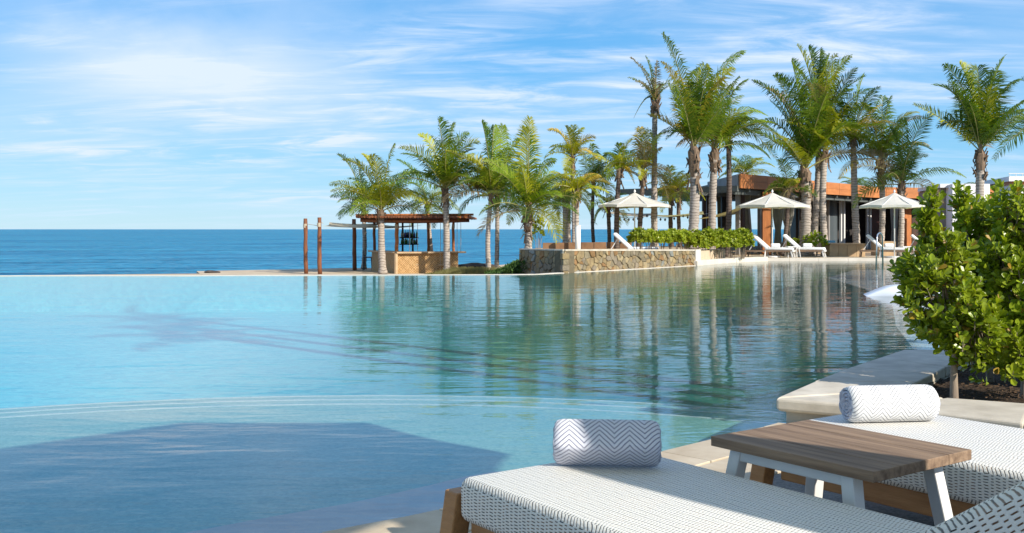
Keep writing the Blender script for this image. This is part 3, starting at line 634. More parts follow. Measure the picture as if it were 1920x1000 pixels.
PALMGROUP = 'coconut palms around the pool and bar'
def palm(label, bx, Y, z0, tx, ty, w0, w1, Lpx, nf, emin, emax, tones, extra=(), skirt=.5, dark=False, ragged=.10, lean=0, seed=0, leaf=.28, world=None, bend=(42, 88), name='coconut_palm'):
    rr = random.Random(1000 + seed + int(bx)); tones = list(tones) + (['yg'] if len(set(tones)) < 3 else [])
    sc = Y / F; base = world[0] if world else PZ(bx, Y, z0); top = world[1] if world else P(tx, ty, Y)
    t = root(name, tuple(base), label, 'palm tree', PALMGROUP)
    r0, r1 = w0 * sc / 2, w1 * sc / 2; H = (top - base).length; k = max(10, int(H / .16)); pts = []; rad = []
    bow = Vector((rr.uniform(-.06, .06) * H + lean, rr.uniform(-.04, .04) * H, 0))
    for i in range(k + 1):
        f = i / k; pts.append(base.lerp(top, f) + bow * math.sin(math.pi * f) * .5); r = r0 + (r1 - r0) * f ** .8
        if f < .10: r *= 1 + .45 * (1 - f / .10) ** 2
        rad.append(r * (1.06 if i % 2 else .95) * rr.uniform(.97, 1.03))
    MB().tube(pts, rad, 10).build('trunk', 'trunk_dark' if dark else 'trunk', t, smooth=True)
    # old leaf bases wrapped round the top of the trunk
    if skirt > 0:
        b = MB(); nk = int(14 + skirt * 26)
        for i in range(nk):
            a = rr.uniform(0, 6.28); h = rr.uniform(-skirt, .10); l = rr.uniform(.16, .42); r = r1 * rr.uniform(1.0, 1.15)
            p = top + Vector((math.cos(a) * r, math.sin(a) * r, h)); out = Vector((math.cos(a), math.sin(a), 0)); dn = 1 if rr.random() < .62 else -1
            b.beam(p, p + out * rr.uniform(.03, .17) + Vector((0, 0, l * dn)), r1 * rr.uniform(.35, .9), .02)
        b.tube([top - Vector((0, 0, skirt * .6)), top, top + Vector((0, 0, .22))], [r1 * 1.05, r1 * 1.35, r1 * .7], 8)
        b.build('leaf_bases', 'husk', t)
    L = Lpx * sc; c = top + Vector((0, 0, .12))
    for i in range(nf):
        f = (i + .5) / nf; az = i * 2.39996 + rr.uniform(-.3, .3); e = R(emax + (emin - emax) * f ** 1.1 + rr.uniform(-7, 7)); bd = R(rr.uniform(*bend) + 12 * f)
        Lf = L * rr.uniform(.8, 1.08) * (.78 if f < .12 else 1); tone = rr.choice(tones)
        if f > .82 and rr.random() < .25: tone = 'dry'
        frond(c, rachis_curve(c, az, e, bd, Lf), t, 'frond_' + tone, L * leaf * rr.uniform(.85, 1.1), rr, .012 + L * .006, ragged, .022 + L * .008)
    for ex in extra:
        ex = tuple(ex); x, y = ex[0], ex[1]; tone = ex[2] if len(ex) > 2 else rr.choice(tones); up = ex[3] if len(ex) > 3 else .25; lf = ex[4] if len(ex) > 4 else 1.0
        tip = P(x, y, Y); tip.y += rr.uniform(-.12, .12) * L; dx = tip - c; hor = abs(dx.x)
        p1 = c + Vector((dx.x * .30, dx.y * .3, max(dx.z * .62, 0) + up * hor + .12 * L)); pts = []
        for q in range(13):
            u = q / 12; pts.append(c * (1 - u) ** 2 + p1 * 2 * u * (1 - u) + tip * u * u)
        frond(c, pts, t, 'frond_' + tone, L * leaf * 1.1 * lf, rr, .014 + L * .007, ragged * .6, .024 + L * .008)
    return t
G_, DG, YG, YY = 'g', 'dg', 'yg', 'y'
# --- beach palms round the bar
palm('slim pale palm on the beach left of the bar, just behind its larger neighbour', 682, 52, bz, 680, 388, 9, 7, 72, 11, 0, 80, [G_, G_, DG], [(617, 346, YG), (632, 290, G_), (668, 300, DG), (655, 395, G_)], .3, seed=1)
palm('bulbous based palm standing right in front of the left bar counter with arching fronds', 718, 46.2, bz, 715, 402, 15, 11, 108, 10, 15, 80, [G_, YG, G_], [(740, 272, G_, .02), (785, 322, G_, .3), (812, 388, YG, .45), (642, 300, YG, .3), (680, 290, YG, .2), (640, 370, G_, .5), (700, 292, YG, .1)], .35, seed=2)
palm('tall pale palm in front of the right end of the bar', 838, 46.0, bz, 835, 362, 12.5, 10, 128, 14, 20, 86, [G_, DG, G_, YG], [(787, 252, YG, .1), (822, 222, DG, .03), (852, 232, G_, .05), (898, 268, YG, .35), (905, 330, G_, .5), (876, 250, G_, .2), (795, 330, G_, .5)], .6, seed=3)
palm('leaning grey palm seen through the bar behind its counter', 812, 54, bz, 802, 385, 9, 7, 80, 14, -25, 60, [DG, G_, DG], [(760, 345, G_), (745, 300, DG, .1)], .2, seed=4)
palm('left of the two close grey palms on the beach right of the bar', 917, 45.0, bz, 921, 372, 10, 8, 120, 13, 15, 86, [DG, G_, G_], [(903, 228, DG, .03), (880, 350, YG, .5), (926, 235, G_, .03), (878, 300, YG, .3)], .45, ragged=.02, seed=5)
palm('right of the two close grey palms on the beach right of the bar', 931, 46.5, bz, 932, 375, 9, 7, 118, 13, 10, 84, [G_, DG, G_], [(943, 235, G_, .03), (975, 262, G_, .2), (992, 350, DG, .5)], .4, seed=6)
palm('bushy palm with tall upright frond over the left end of the stone wall', 990, 37, .5, 990, 402, 14, 12, 128, 20, -5, 86, [G_, DG, G_, DG], [(993, 222, YG, .01, 1.0), (985, 240, G_, .01), (1040, 300, G_, .3), (950, 330, DG, .4), (1035, 370, G_, .5)], .75, seed=7)
# --- thin palms on the platform
palm('slim grey palm, left one of the close pair behind the stone wall', 1058, 46, .1, 1057, 360, 9, 7, 75, 11, -35, 50, [DG, G_], (), .3, seed=8)
palm('slim grey palm, right one of the close pair behind the stone wall', 1068, 47, .1, 1066, 365, 8, 7, 70, 10, -30, 55, [DG, G_], (), .3, seed=9)
palm('golden crowned palm with fountain of yellow arching fronds behind the stone wall', 1076, 42, .1, 1073, 302, 8, 7, 68, 8, 0, 75, [YG, YY, YG], [(1028, 243, YY, .3), (1060, 238, YG, .1), (1093, 240, YG, .15), (1116, 258, YY, .3), (1120, 300, YY, .5), (1030, 285, G_, .5), (1075, 236, YG, .02)], .25, dark=False, seed=10)
palm('short young yellow green palm behind the white round post', 1086, 40, .1, 1083, 366, 9, 8, 66, 8, 5, 75, [YG, YY, YG], [(1040, 372, YG, .3), (1058, 318, YG, .2), (1143, 345, YY, .35), (1125, 330, YY, .2), (1050, 335, YG, .2), (1137, 400, G_, .6)], .25, seed=11)
palm('thin dark palm trunk with small green crown between the young yellow palm and left parasol', 1115, 44, .1, 1113, 345, 7, 6, 70, 11, -15, 80, [G_, DG], [(1110, 270, G_), (1135, 290, DG)], .3, dark=True, seed=12)
palm('thin palm with drooping dark crown under the left edge of the left parasol', 1143, 43, .1, 1140, 390, 8, 7, 56, 11, -35, 60, [DG, G_, DG], (), .2, dark=True, seed=13)
palm('green palm with pale upright fronds rising behind the left parasol', 1157, 42, .1, 1161, 326, 11, 8, 66, 10, -5, 82, [G_, G_, YG], [(1133, 288, G_), (1160, 270, G_, .02), (1184, 262, YG, .1), (1190, 345, YY, .4)], .3, dark=True, seed=14)
palm('yellow brown upright palm just left of the very tall sparse palm', 1196, 42, .1, 1206, 330, 10, 8, 82, 9, 5, 84, [YY, YG, 'dry'], [(1200, 240, YY, .02), (1215, 245, YG, .03), (1192, 262, 'dry', .1), (1240, 250, YG, .2)], .5, dark=True, seed=15)
palm('very tall sparse palm with ragged wind torn greyish fronds beside the left parasol', 1227, 42.8, .5, 1228, 198, 13, 9.5, 84, 8, 50, 86, [DG, 'dry', G_], [(1182, 108, 'dry', .05, .6), (1210, 106, DG, .02, .7), (1232, 115, 'dry', .02, .6), (1188, 222, DG, .5, .6), (1242, 160, 'dry', .1, .5)], .5, ragged=.25, seed=16, leaf=.14)
palm('young bright green palm in front of the sea right of the left parasol', 1261, 46, .1, 1258, 372, 9, 8, 62, 12, 5, 82, [YG, G_, YG], [(1232, 330, G_), (1280, 322, YG), (1255, 312, YG, .02)], .2, dark=True, seed=17)
palm('small yellowish palm close behind the biggest pale trunk', 1277, 45, .1, 1272, 365, 8, 7, 62, 10, -20, 70, [YY, YG], [(1300, 330, YY)], .3, dark=True, seed=18)
# --- large palms at the terrace
palm('large palm with thick shaggy trunk and huge upright golden tipped fronds behind the hedge', 1297, 41, .5, 1301, 285, 20, 17, 150, 11, 48, 84, [YG, G_, YY, G_], [(1244, 62, G_, .06, .8), (1398, 95, G_, .28, 1.1), (1372, 130, YG, .1, 1.3), (1322, 122, YG, .02, 1.4), (1240, 118, YY, .05, .7), (1352, 150, YY, .05, 1.2), (1290, 160, DG, .02, 1.2), (1250, 260, DG, .5, .8), (1310, 130, G_, .02, 1.0)], 1.35, seed=19, bend=(8, 34), ragged=.1)
palm('palm with dark trunk top and long fronds drooping right over the roof corner', 1335, 42.8, .1, 1340, 288, 14.5, 13.5, 135, 9, 30, 84, [G_, DG, YG], [(1462, 312, G_, .75, 1.1), (1440, 215, G_, .45), (1400, 150, G_, .2), (1375, 160, DG, .1), (1462, 262, DG, .6), (1355, 160, G_, .02)], .9, seed=20)
palm('slender dark trunked palm standing at the left corner of the pavilion', 1364, 43.6, .1, 1366, 270, 12, 9, 95, 8, 10, 80, [G_, DG], (), .2, dark=True, seed=21)
palm('yellow green palm crown showing behind the pavilion roof', 1398, 62, .1, 1395, 330, 9, 8, 62, 12, 5, 75, [YG, G_, YG], [(1430, 300, YG), (1362, 300, G_)], .2, seed=22)
palm('small palm with drooping dark green crown in front of the copper fascia', 1467, 45.6, .1, 1478, 362, 9, 8, 62, 9, -20, 70, [G_, DG], [(1460, 300, G_), (1510, 320, DG), (1440, 350, G_)], .15, dark=True, seed=23)
palm('broad palm with thick grey shaggy trunk beside the middle parasol', 1507, 45.4, .1, 1510, 325, 21, 17, 158, 9, 35, 82, [G_, DG, G_, YG], [(1412, 152, DG, .12), (1487, 112, G_, .02, 1.2), (1640, 262, G_, .5, 1.1), (1560, 195, G_, .1, 1.2), (1440, 165, 'dry', .25, 1.0), (1405, 235, DG, .4), (1525, 150, DG, .02), (1590, 170, G_, .2, 1.2), (1455, 140, G_, .05)], 1.3, seed=24, bend=(15, 45), ragged=.1)
palm('tall dark green palm directly behind the broad shaggy one', 1520, 46.6, .1, 1535, 240, 13, 11, 140, 9, 35, 88, [DG, G_, DG], [(1497, 84, YG, .01), (1520, 86, DG, .02), (1540, 92, DG, .02), (1590, 108, G_, .15), (1552, 105, G_, .05)], .6, seed=25, bend=(12, 40))
palm('palm with smooth pale trunk between broad palm and leaning trunk', 1548, 45.9, .1, 1546, 292, 14, 12, 125, 10, 20, 84, [G_, YG, G_], [(1600, 130, DG, .1), (1640, 165, DG, .2), (1625, 200, YG, .3), (1645, 285, G_, .6, 1.2), (1580, 150, G_, .05)], .55, seed=26, bend=(20, 55))
palm('bare grey trunked palm in the middle of the pavilion front', 1607, 46.4, .1, 1600, 262, 15, 11, 112, 10, 10, 82, [G_, DG, YG, YY], [(1640, 170, DG, .15), (1620, 140, G_, .05), (1655, 250, YY, .4), (1560, 190, DG, .2)], .2, lean=-.25, seed=27)
palm('palm with yellow tinged fronds left of the right parasol', 1651, 46.6, .1, 1652, 308, 11, 11, 110, 13, 10, 84, [YG, G_, YY, G_], [(1612, 195, G_, .1), (1660, 180, DG, .02), (1718, 212, YG, .4), (1672, 182, G_, .05), (1745, 225, 'dry', .4, .6)], .8, seed=28)
palm('scruffy thin crowned palm whose trunk passes behind the right parasol', 1688, 44.8, .1, 1690, 352, 11.5, 9, 112, 10, 5, 86, [DG, G_, 'dry'], [(1748, 215, DG, .15), (1690, 225, G_, .02), (1672, 240, DG, .05), (1665, 330, 'dry', .3, .7), (1712, 330, G_, .4, .8)], .55, ragged=.15, seed=29)
palm('full dark palm rising alone against the sky behind the foreground bush', 1838, 43, .1, 1838, 290, 15, 15, 150, 12, 40, 84, [DG, G_, DG], [(1770, 122, DG, .12, 1.1), (1752, 160, DG, .3), (1835, 125, DG, .01, 1.3), (1882, 108, G_, .05), (1912, 150, DG, .2), (1918, 215, DG, .4), (1765, 235, DG, .5), (1800, 118, YG, .05), (1868, 135, G_, .02, 1.3)], 1.1, seed=30, bend=(15, 45))
palm('palm outside the right edge with one frond hanging into view', 2010, 26, .1, 1992, 268, 20, 16, 135, 12, 10, 80, [G_, DG], [(1862, 300, G_, .45), (1885, 250, G_, .5)], .4, seed=31)
palm('small palm tuft visible above the low right roofs', 1600, 75, .1, 1602, 352, 7, 6, 42, 10, 5, 60, [G_, YG], (), .1, seed=32)
palm('distant palm tufts beside the white building', 1775, 74, .1, 1850, 358, 7, 6, 45, 10, 0, 50, [DG, G_], (), .1, seed=33)
# tall palm beyond the right edge: its shadow lies across the pool; two more added to widen it
for k_, (bx_, by_, tx_, ty_, tz_) in enumerate(((7.4, 9.6, 7.9, 9.3, 11.6), (7.95, 10.0, 8.3, 10.2, 12.9), (7.2, 9.0, 7.3, 8.8, 10.2))):
    palm('very tall palm beyond the right edge, %s of the clump whose shadows cross the pool' % ('middle', 'added for shade, tallest', 'added for shade, lowest')[k_], 0, 9, .1, 0, 0, 78, 54, 520, 9, 5, 84, [G_, DG], (), .6, seed=34 + k_, world=(Vector((bx_, by_, .1)), Vector((tx_, ty_, tz_))), leaf=.2)

# ================================================================== BEACH BAR
bar = root('beach_bar', (-3.8, 47.5, bz), 'open beach bar of rough red logs with woven bamboo counter and flat log roof', 'bar')
Cn = PZ(743, 46.8, bz); Ln = PZ(697, 50.2, bz); Rn = PZ(859, 47.6, bz); Bk = PZ(835, 52, bz); Bl = PZ(712, 53, bz)
def panel(a, b_, z0, z1, m, par, name='counter_panel', th=.06, label=None):
    a, b_ = Vector(a), Vector(b_); d = b_ - a; d.z = 0; ln = d.length; d.normalize(); nr = Vector((-d.y, d.x, 0)) * th
    vs = []
    for q in (a, b_, b_ + nr, a + nr):
        vs.append((q.x, q.y, z0)); 
    for q in (a, b_, b_ + nr, a + nr): vs.append((q.x, q.y, z1))
    o = MB().add(vs, [(0, 1, 5, 4), (1, 2, 6, 5), (2, 3, 7, 6), (3, 0, 4, 7), (4, 5, 6, 7), (3, 2, 1, 0)]).build(name, m, par, label=label)
    uv = o.data.uv_layers.new(name='uv'); h = z1 - z0
    for poly in o.data.polygons:
        for li in poly.loop_indices:
            v = o.data.loops[li].vertex_index; uv.data[li].uv = ((ln if v % 4 in (1, 2) else 0), h if v >= 4 else 0)
    return o
for i in range(3): panel(Cn.lerp(Rn, i / 3 + .002), Cn.lerp(Rn, (i + 1) / 3 - .002), bz, bz + .92, 'bamboo_weave', bar)
panel(Ln, Cn.lerp(Ln, .004), bz, bz + .92, 'bamboo_weave', bar, label=None)
panel(Bk, Bl, bz, bz + .85, 'bamboo_weave', bar); panel(Rn + Vector((0, .02, 0)), Bk, bz, bz + .92, 'bamboo_weave', bar)
def top_strip(a, b_, w_, z):
    d = (b_ - a); d.z = 0; d.normalize(); nr = Vector((-d.y, d.x, 0)); MB().prism([tuple((a - nr * .2).to_2d()), tuple((b_ - nr * .2).to_2d()), tuple((b_ + nr * w_).to_2d()), tuple((a + nr * w_).to_2d())], z, z + .07).build('counter_top', 'counter_top', bar)
top_strip(Cn, PZ(872, 47.7, 0), .55, bz + .92); top_strip(Ln, Cn + Vector((.0, .25, 0)), .5, bz + .924)
MB().tube([Cn + Vector((0, -.08, 0)), Cn + Vector((0, -.08, .92))], .09, 8).build('corner_post', 'counter_top', bar)
RZ0 = CAMZ + (430 - 416) / F * 48
for (px, Y, m, wd) in ((702, 50.3, 'redwood', 5.5), (744, 47.4, 'orangewood', 7), (803, 50.5, 'orangewood', 5.5), (850, 48.2, 'orangewood', 5), (839, 52.5, 'redwood', 4)):
    q = PZ(px, Y, bz); r = wd / 2 * Y / F; k = [q + Vector((rnd.uniform(-.02, .02), 0, (RZ0 - bz) * i / 8)) for i in range(9)]
    MB().tube(k, [r * rnd.uniform(.92, 1.08) for _ in k], 9).build('post', m, bar, smooth=True)
    MB().tube([q + Vector((0, 0, RZ0 - bz - .32)), q + Vector((0, 0, RZ0 - bz - .12))], r * 1.12, 9).build('rope_binding', 'rope', bar)
# roof: beams front and back, then log rafters
for (a, b_, Y) in ((676, 874, 46.6), (684, 880, 49.2), (690, 862, 52.2)):
    MB().tube([PZ(a, Y, RZ0 + .06), PZ((a + b_) / 2, Y, RZ0 + .03), PZ(b_, Y, RZ0 + .07)], .085, 8).build('roof_beam', 'redwood', bar, smooth=True)
for i in range(44):
    x0 = PZ(671, 46.3, 0).x; x1 = PZ(884, 46.3, 0).x; x = x0 + (x1 - x0) * i / 43 + rnd.uniform(-.02, .02); r = rnd.uniform(.045, .065)
    MB().tube([(x, 45.9 + rnd.uniform(-.2, .3), RZ0 + .20), (x + rnd.uniform(-.05, .05), 52.8 + rnd.uniform(-.2, .2), RZ0 + .19)], r, 7).build('roof_log', 'redwood' if i < 36 or rnd.random() < .5 else 'orangewood', bar)
for zz, Y in ((.29, 46.5), (.285, 49), (.29, 51.6)):
    MB().tube([PZ(667, Y, RZ0 + zz), PZ(888 if Y < 47 else 880, Y, RZ0 + zz + .02)], .05, 7).build('roof_batten', 'orangewood', bar)
# bottle shelf
sh = root('bottle_shelf', tuple(PZ(765, 51.5, bz)), 'dark hanging bar shelf with two rows of bottles against the sea', 'shelf')
for px in (755, 774): MB().beam(PZ(px, 51.5, bz), PZ(px, 51.5, RZ0), .09, .05).build('shelf_post', 'woodshelf', sh)
for y in (446, 458.5): MB().box(P(767, y, 51.4), (35 * 51.4 / F, .25, .05)).build('shelf_board', 'woodshelf', sh)
kc = ['bottle_dark', 'bottle_green', 'bottle_clear', 'bottle_blue', 'bottle_dark', 'bottle_clear']
rb = random.Random(5); bp_ = {}
ordn = ['leftmost', 'second from left', 'third from left', 'fourth from left', 'middle', 'fourth from right', 'third from right', 'second from right', 'rightmost']
def bottle_mesh(m):
    b = MB(); b.tube([(0, 0, 0), (0, 0, .19), (0, 0, .24), (0, 0, .26), (0, 0, .34)], [.045, .045, .028, .016, .016], 8); me = b.build('bottle', m, None, smooth=True); return me
for row_i, y in enumerate((445.4, 457.9)):
    for i in range(9):
        px = 753 + i * 3.5 + rb.uniform(-.4, .4); c = rb.choice(kc)
        if c not in bp_: o = bottle_mesh(c); bp_[c] = o
        else: o = bp_[c].copy(); COL.objects.link(o)
        o.location = P(px, y, 51.4) ; o.scale = (1, 1, rb.uniform(.8, 1.15))
        solo(o, '%s %s bottle on the %s bar shelf' % (ordn[i], {'bottle_dark': 'dark', 'bottle_green': 'green', 'bottle_clear': 'clear', 'bottle_blue': 'blue'}[c], ('upper', 'lower')[row_i]), 'bottle', 'bottles on the bar shelf')
for i, (a, b_) in enumerate(((768, 451), (783, 451), (826, 430), (831, 430), (857, 425), (864, 425))):
    MB().tube([P(a, 414, 47.2), P(a, 506 if i < 4 else 474, 47.2)], .012, 5).build('hanging_rope', 'rope', bar)
sw = MB().box(P(775.5, 496, 47.2), (20 * 47 / F, .3, .05)).build('swing_seat', 'counter_top', bar)
sw = MB().box(P(829, 497, 47.2), (13 * 47 / F, .3, .05)).build('swing_seat', 'counter_top', bar)
st = root('bar_stool', tuple(PZ(690, 50.5, bz)), 'slim dark bar stool with low back at the left end of the bar counter', 'stool')
q = PZ(690, 50.5, bz)
for dx, dy in ((-.2, -.18), (.2, -.18), (-.2, .18), (.2, .18)): MB().beam(q + Vector((dx * 1.1, dy * 1.1, 0)), q + Vector((dx * .9, dy * .9, .62)), .03, .03).build('leg', 'black_metal', st)
MB().box(q + Vector((0, 0, .64)), (.42, .42, .05)).build('seat', 'black_metal', st)
for zz in (.78, .88, .98): MB().box(q + Vector((-.2, 0, zz)), (.03, .40, .03)).build('backrest_slat', 'black_metal', st)
MB().tube([q + Vector((-.2, -.19, .64)), q + Vector((-.22, -.19, 1.0))], .015, 5).build('backrest_post', 'black_metal', st)
MB().tube([q + Vector((-.2, .19, .64)), q + Vector((-.22, .19, 1.0))], .015, 5).build('backrest_post', 'black_metal', st)
# sail posts left of the bar
for (px, Y, ty, m, lb) in ((573.5, 46.6, 410, 'redwood', 'dark rough log post standing leftmost on the beach'), (599.5, 46.2, 408, 'redwood', 'reddish log post, second from left, at the corner of the shade sail'), (665, 50.5, 411, 'redwood', 'dark log post between the shade sail and the bar')):
    t = root('sail_post', tuple(PZ(px, Y, bz)), lb, 'post', 'log posts holding the shade sails'); a = PZ(px, Y, bz); b_ = P(px - 1, ty, Y); r = 3.7 * Y / F
    k = [a.lerp(b_, i / 9) + Vector((rnd.uniform(-.015, .015), 0, 0)) for i in range(10)]
    MB().tube(k, [r * rnd.uniform(.9, 1.06) * (1.1 - .012 * i) for i in range(10)], 9).build('log', m, t, smooth=True)
    MB().tube([b_ - Vector((0, 0, .42)), b_ - Vector((0, 0, .24))], r * 1.1, 9).build('rope_binding', 'rope', t)
def sail(label, corners, sag, m, tails=(), cat='shade sail'):
    o = root('shade_sail', tuple(corners[0]), label, cat, 'shade sails'); n = 10; vs = []; fs = []
    c = [Vector(q) for q in corners]
    for i in range(n + 1):
        for j in range(n + 1):
            u, v = i / n, j / n; p = (c[0] * (1 - u) + c[1] * u) * (1 - v) + (c[3] * (1 - u) + c[2] * u) * v
            cen = (c[0] + c[1] + c[2] + c[3]) / 4; e = 4 * max(u * (1 - u), v * (1 - v)) * (1 if 0 < u < 1 or 0 < v < 1 else 0)
            k = (abs(u - .5) * 2, abs(v - .5) * 2); pull = .10 * (max(k) ** 3) * (1 - min(k)); p = p.lerp(cen, pull); p.z -= sag * (4 * u * (1 - u)) * .5 + sag * (4 * v * (1 - v)) * .5
            vs.append(p)
    for i in range(n):
        for j in range(n): a = i * (n + 1) + j; fs.append((a, a + 1, a + n + 2, a + n + 1))
    MB().add(vs, fs).build('sail_cloth', m, o, smooth=True)
    for a, b_ in tails: MB().tube([Vector(a), Vector(b_)], .012, 5).build('guy_rope', 'rope', o)
    return o
sail('cream shade sail stretched between the log posts and the bar roof', [P(604, 424, 46.4), P(718, 427, 46.8), P(706, 419, 51), P(618, 417, 51)], .10, 'sail_cream', [(P(599, 416, 46.2), P(606, 419, 46.5)), (P(574, 420, 46.6), P(599, 424, 46.2))])
sail('white shade sail hung under the bar roof against the sea', [P(712, 429, 49), P(793, 422, 49), P(770, 423, 53), P(720, 422, 53)], .08, 'sail_white')
sail('long pale shade sail strung between trunks behind the left parasol', [P(1122, 396, 46), P(1215, 407, 46), P(1225, 400, 52), P(1150, 396, 52)], .12, 'sail_cream')
sail('grey white shade sail strung from the tall palm towards the pavilion', [P(1225, 403, 44), P(1318, 396, 44), P(1330, 400, 50), P(1240, 404, 50)], .15, 'sail_white')
sail('small tan shade sail between the thick palm trunk and the pavilion', [P(1310, 410, 45), P(1396, 385, 45), P(1380, 402, 50), P(1320, 408, 50)], .1, 'sail_cream')
sl = root('string_lights', tuple(P(1140, 405, 45)), 'drooping string of small round bulbs hung between palm trunks', 'string lights')
wp = [P(1145 + i * 8.5, 402 + 7 * math.sin(math.pi * ((i % 8) / 8)) , 45) for i in range(20)]
MB().tube(wp, .012, 5).build('wire', 'black_metal', sl)
for q in wp[::1]: MB().tube([q + Vector((0, 0, -.02)), q + Vector((0, 0, -.08)), q + Vector((0, 0, -.14))], [.02, .05, .01], 6).build('bulb', 'black_metal', sl)

# ================================================================== PAVILION
pav = root('pavilion', (10.2, 45.5, .1), 'low open pavilion with curved copper orange roof fascia, dark interior and hanging curtains', 'building')
FZ0, FZ1 = 3.12, 3.75
fp = spline([(10.1, 45.5), (12.8, 48.7), (15.4, 52.3), (18.4, 56.0), (20.8, 59.3), (24.2, 60.8), (29, 61.2)], 3)
off = []
for i, p in enumerate(fp):
    q = fp[min(i + 1, len(fp) - 1)] - fp[max(i - 1, 0)]; q.normalize(); off.append(Vector((-q.y, q.x)))
for i in range(len(fp) - 1):
    a, b_ = fp[i], fp[i + 1]; d = (b_ - a).normalized(); a = a + d * .012; b_ = b_ - d * .012
    for zlo, zhi, m in ((FZ0, FZ0 + .305, 'copper'), (FZ0 + .312, FZ1, 'copper')):
        MB().prism([tuple(a), tuple(b_), tuple(b_ + off[i + 1] * .08), tuple(a + off[i] * .08)], zlo, zhi).build('fascia_panel', m, pav)
MB().prism([tuple(fp[0] + off[0] * .06 + Vector((-.05, .05))), tuple(fp[0] + Vector((-.02, .12))), (10.35, 53.2), (10.1, 53.2)], FZ0 - .02, FZ1 - .01).build('side_fascia', 'grey_render', pav)
rf = [tuple(p + off[i] * .085) for i, p in enumerate(fp)]
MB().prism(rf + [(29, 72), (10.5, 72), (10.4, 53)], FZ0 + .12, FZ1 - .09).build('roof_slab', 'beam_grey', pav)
# roof beams under the slab
for i in range(0, len(fp) - 1, 1):
    a = fp[i] + off[i] * .12; b_ = a + off[i] * 6.5; MB().beam((a.x, a.y, FZ0 - .02), (b_.x, b_.y, FZ0 - .02), .14, .26).build('roof_beam', 'beam_grey', pav)
for k in (.35, 2.2):
    pts = [p + off[i] * k for i, p in enumerate(fp)]
    for a, b_ in zip(pts[:-1], pts[1:]): MB().beam((a.x, a.y, FZ0 - .16), (b_.x, b_.y, FZ0 - .16), .12, .22).build('edge_beam', 'beam_grey', pav)
def on_front(px, k):
    """point where the sight line at this bearing meets the front line set back by k"""
    pts = [p + off[i] * k for i, p in enumerate(fp)]; s = (px - 960) / F
    for a, b_ in zip(pts[:-1], pts[1:]):
        fa, fb = a.x - s * a.y, b_.x - s * b_.y
        if fa * fb <= 0: return a.lerp(b_, fa / (fa - fb))
    return pts[0] if (pts[0].x - s * pts[0].y) > 0 else pts[-1]
def fwall(p0, p1, k, z0, z1, m, name, th=.12):
    a, b_ = on_front(p0, k), on_front(p1, k); d = (b_ - a).normalized(); nr = Vector((-d.y, d.x)) * th
    return MB().prism([tuple(a), tuple(b_), tuple(b_ + nr), tuple(a + nr)], z0, z1).build(name, m, pav)
ZC = FZ0 - .1
fwall(1392, 1397, .9, .1, ZC, 'brown_column', 'column', .35); fwall(1386, 1388.5, .8, .1, ZC, 'grey_render', 'column', .2)
fwall(1425.5, 1428.5, 1.0, .1, ZC, 'grey_render', 'column', .15)
def fbox(px, Y, w_px, z0, z1, m, name, dy=.3): 
    q = PZ(px, Y, 0); wd = w_px * Y / F; return MB().box((q.x, q.y, (z0 + z1) / 2), (wd, dy, z1 - z0)).build(name, m, pav)
fbox(1436.5, 47.6, 15, .1, ZC, 'orangewood', 'timber_panel', .25); fbox(1444.6, 47.7, 2, .1, ZC, 'brown_column', 'column', .4)
fbox(1390.5, 49.5, 7, .1, ZC, 'brown_column', 'column', .4)
fbox(1320, 50, 6, .1, ZC, 'brown_column', 'column', .3); fbox(1327, 51.5, 5, .1, ZC, 'brown_column', 'column', .3); fbox(1357, 50, 9, .1, ZC, 'dark_wall', 'column', .35)
fbox(1358, 54, 100, ZC - .06, ZC + .2, 'beam_grey', 'cross_beam', .3)
MB().prism([(9.2, 49), (10.6, 47.6), (11, 58), (9.2, 58)], ZC + .05, ZC + .2).build('canopy_slab', 'beam_grey', pav)
def curtain(px0, px1, Y, z0=.12, z1=None, m='curtain', gather=.45):
    z1 = z1 or ZC - .05; b = MB(); n = 18; vs = []; fs = []; a, b_ = PZ(px0, Y, 0), PZ(px1, Y, 0); c = (a + b_) / 2
    for j, (zz, g) in enumerate(((z1, 1), (z0 + (z1 - z0) * .65, .8), (z0 + (z1 - z0) * .4, gather), (z0 + (z1 - z0) * .2, gather + .15), (z0, gather + .25))):
        for i in range(n + 1):
            p = c.lerp(a.lerp(b_, i / n), g); vs.append((p.x, p.y + .07 * math.sin(i * 2.2), zz))
    for j in range(4):
        for i in range(n): k = j * (n + 1) + i; fs.append((k, k + 1, k + n + 2, k + n + 1))
    MB().add(vs, fs).build('curtain', m, pav, smooth=True)
curtain(1396, 1408, 48.4, gather=.7); curtain(1446, 1472, 49.5); curtain(1462, 1492, 50.5, gather=.3); curtain(1344, 1354, 51, gather=.6); curtain(1524, 1536, 53, gather=.7); curtain(1668, 1686, 60.2, gather=.6, m='curtain')
MB().beam(PZ(1404, 48.2, 2.4), PZ(1411, 48.2, .1), .09, .09).build('leaning_pole', 'grey_render', pav)
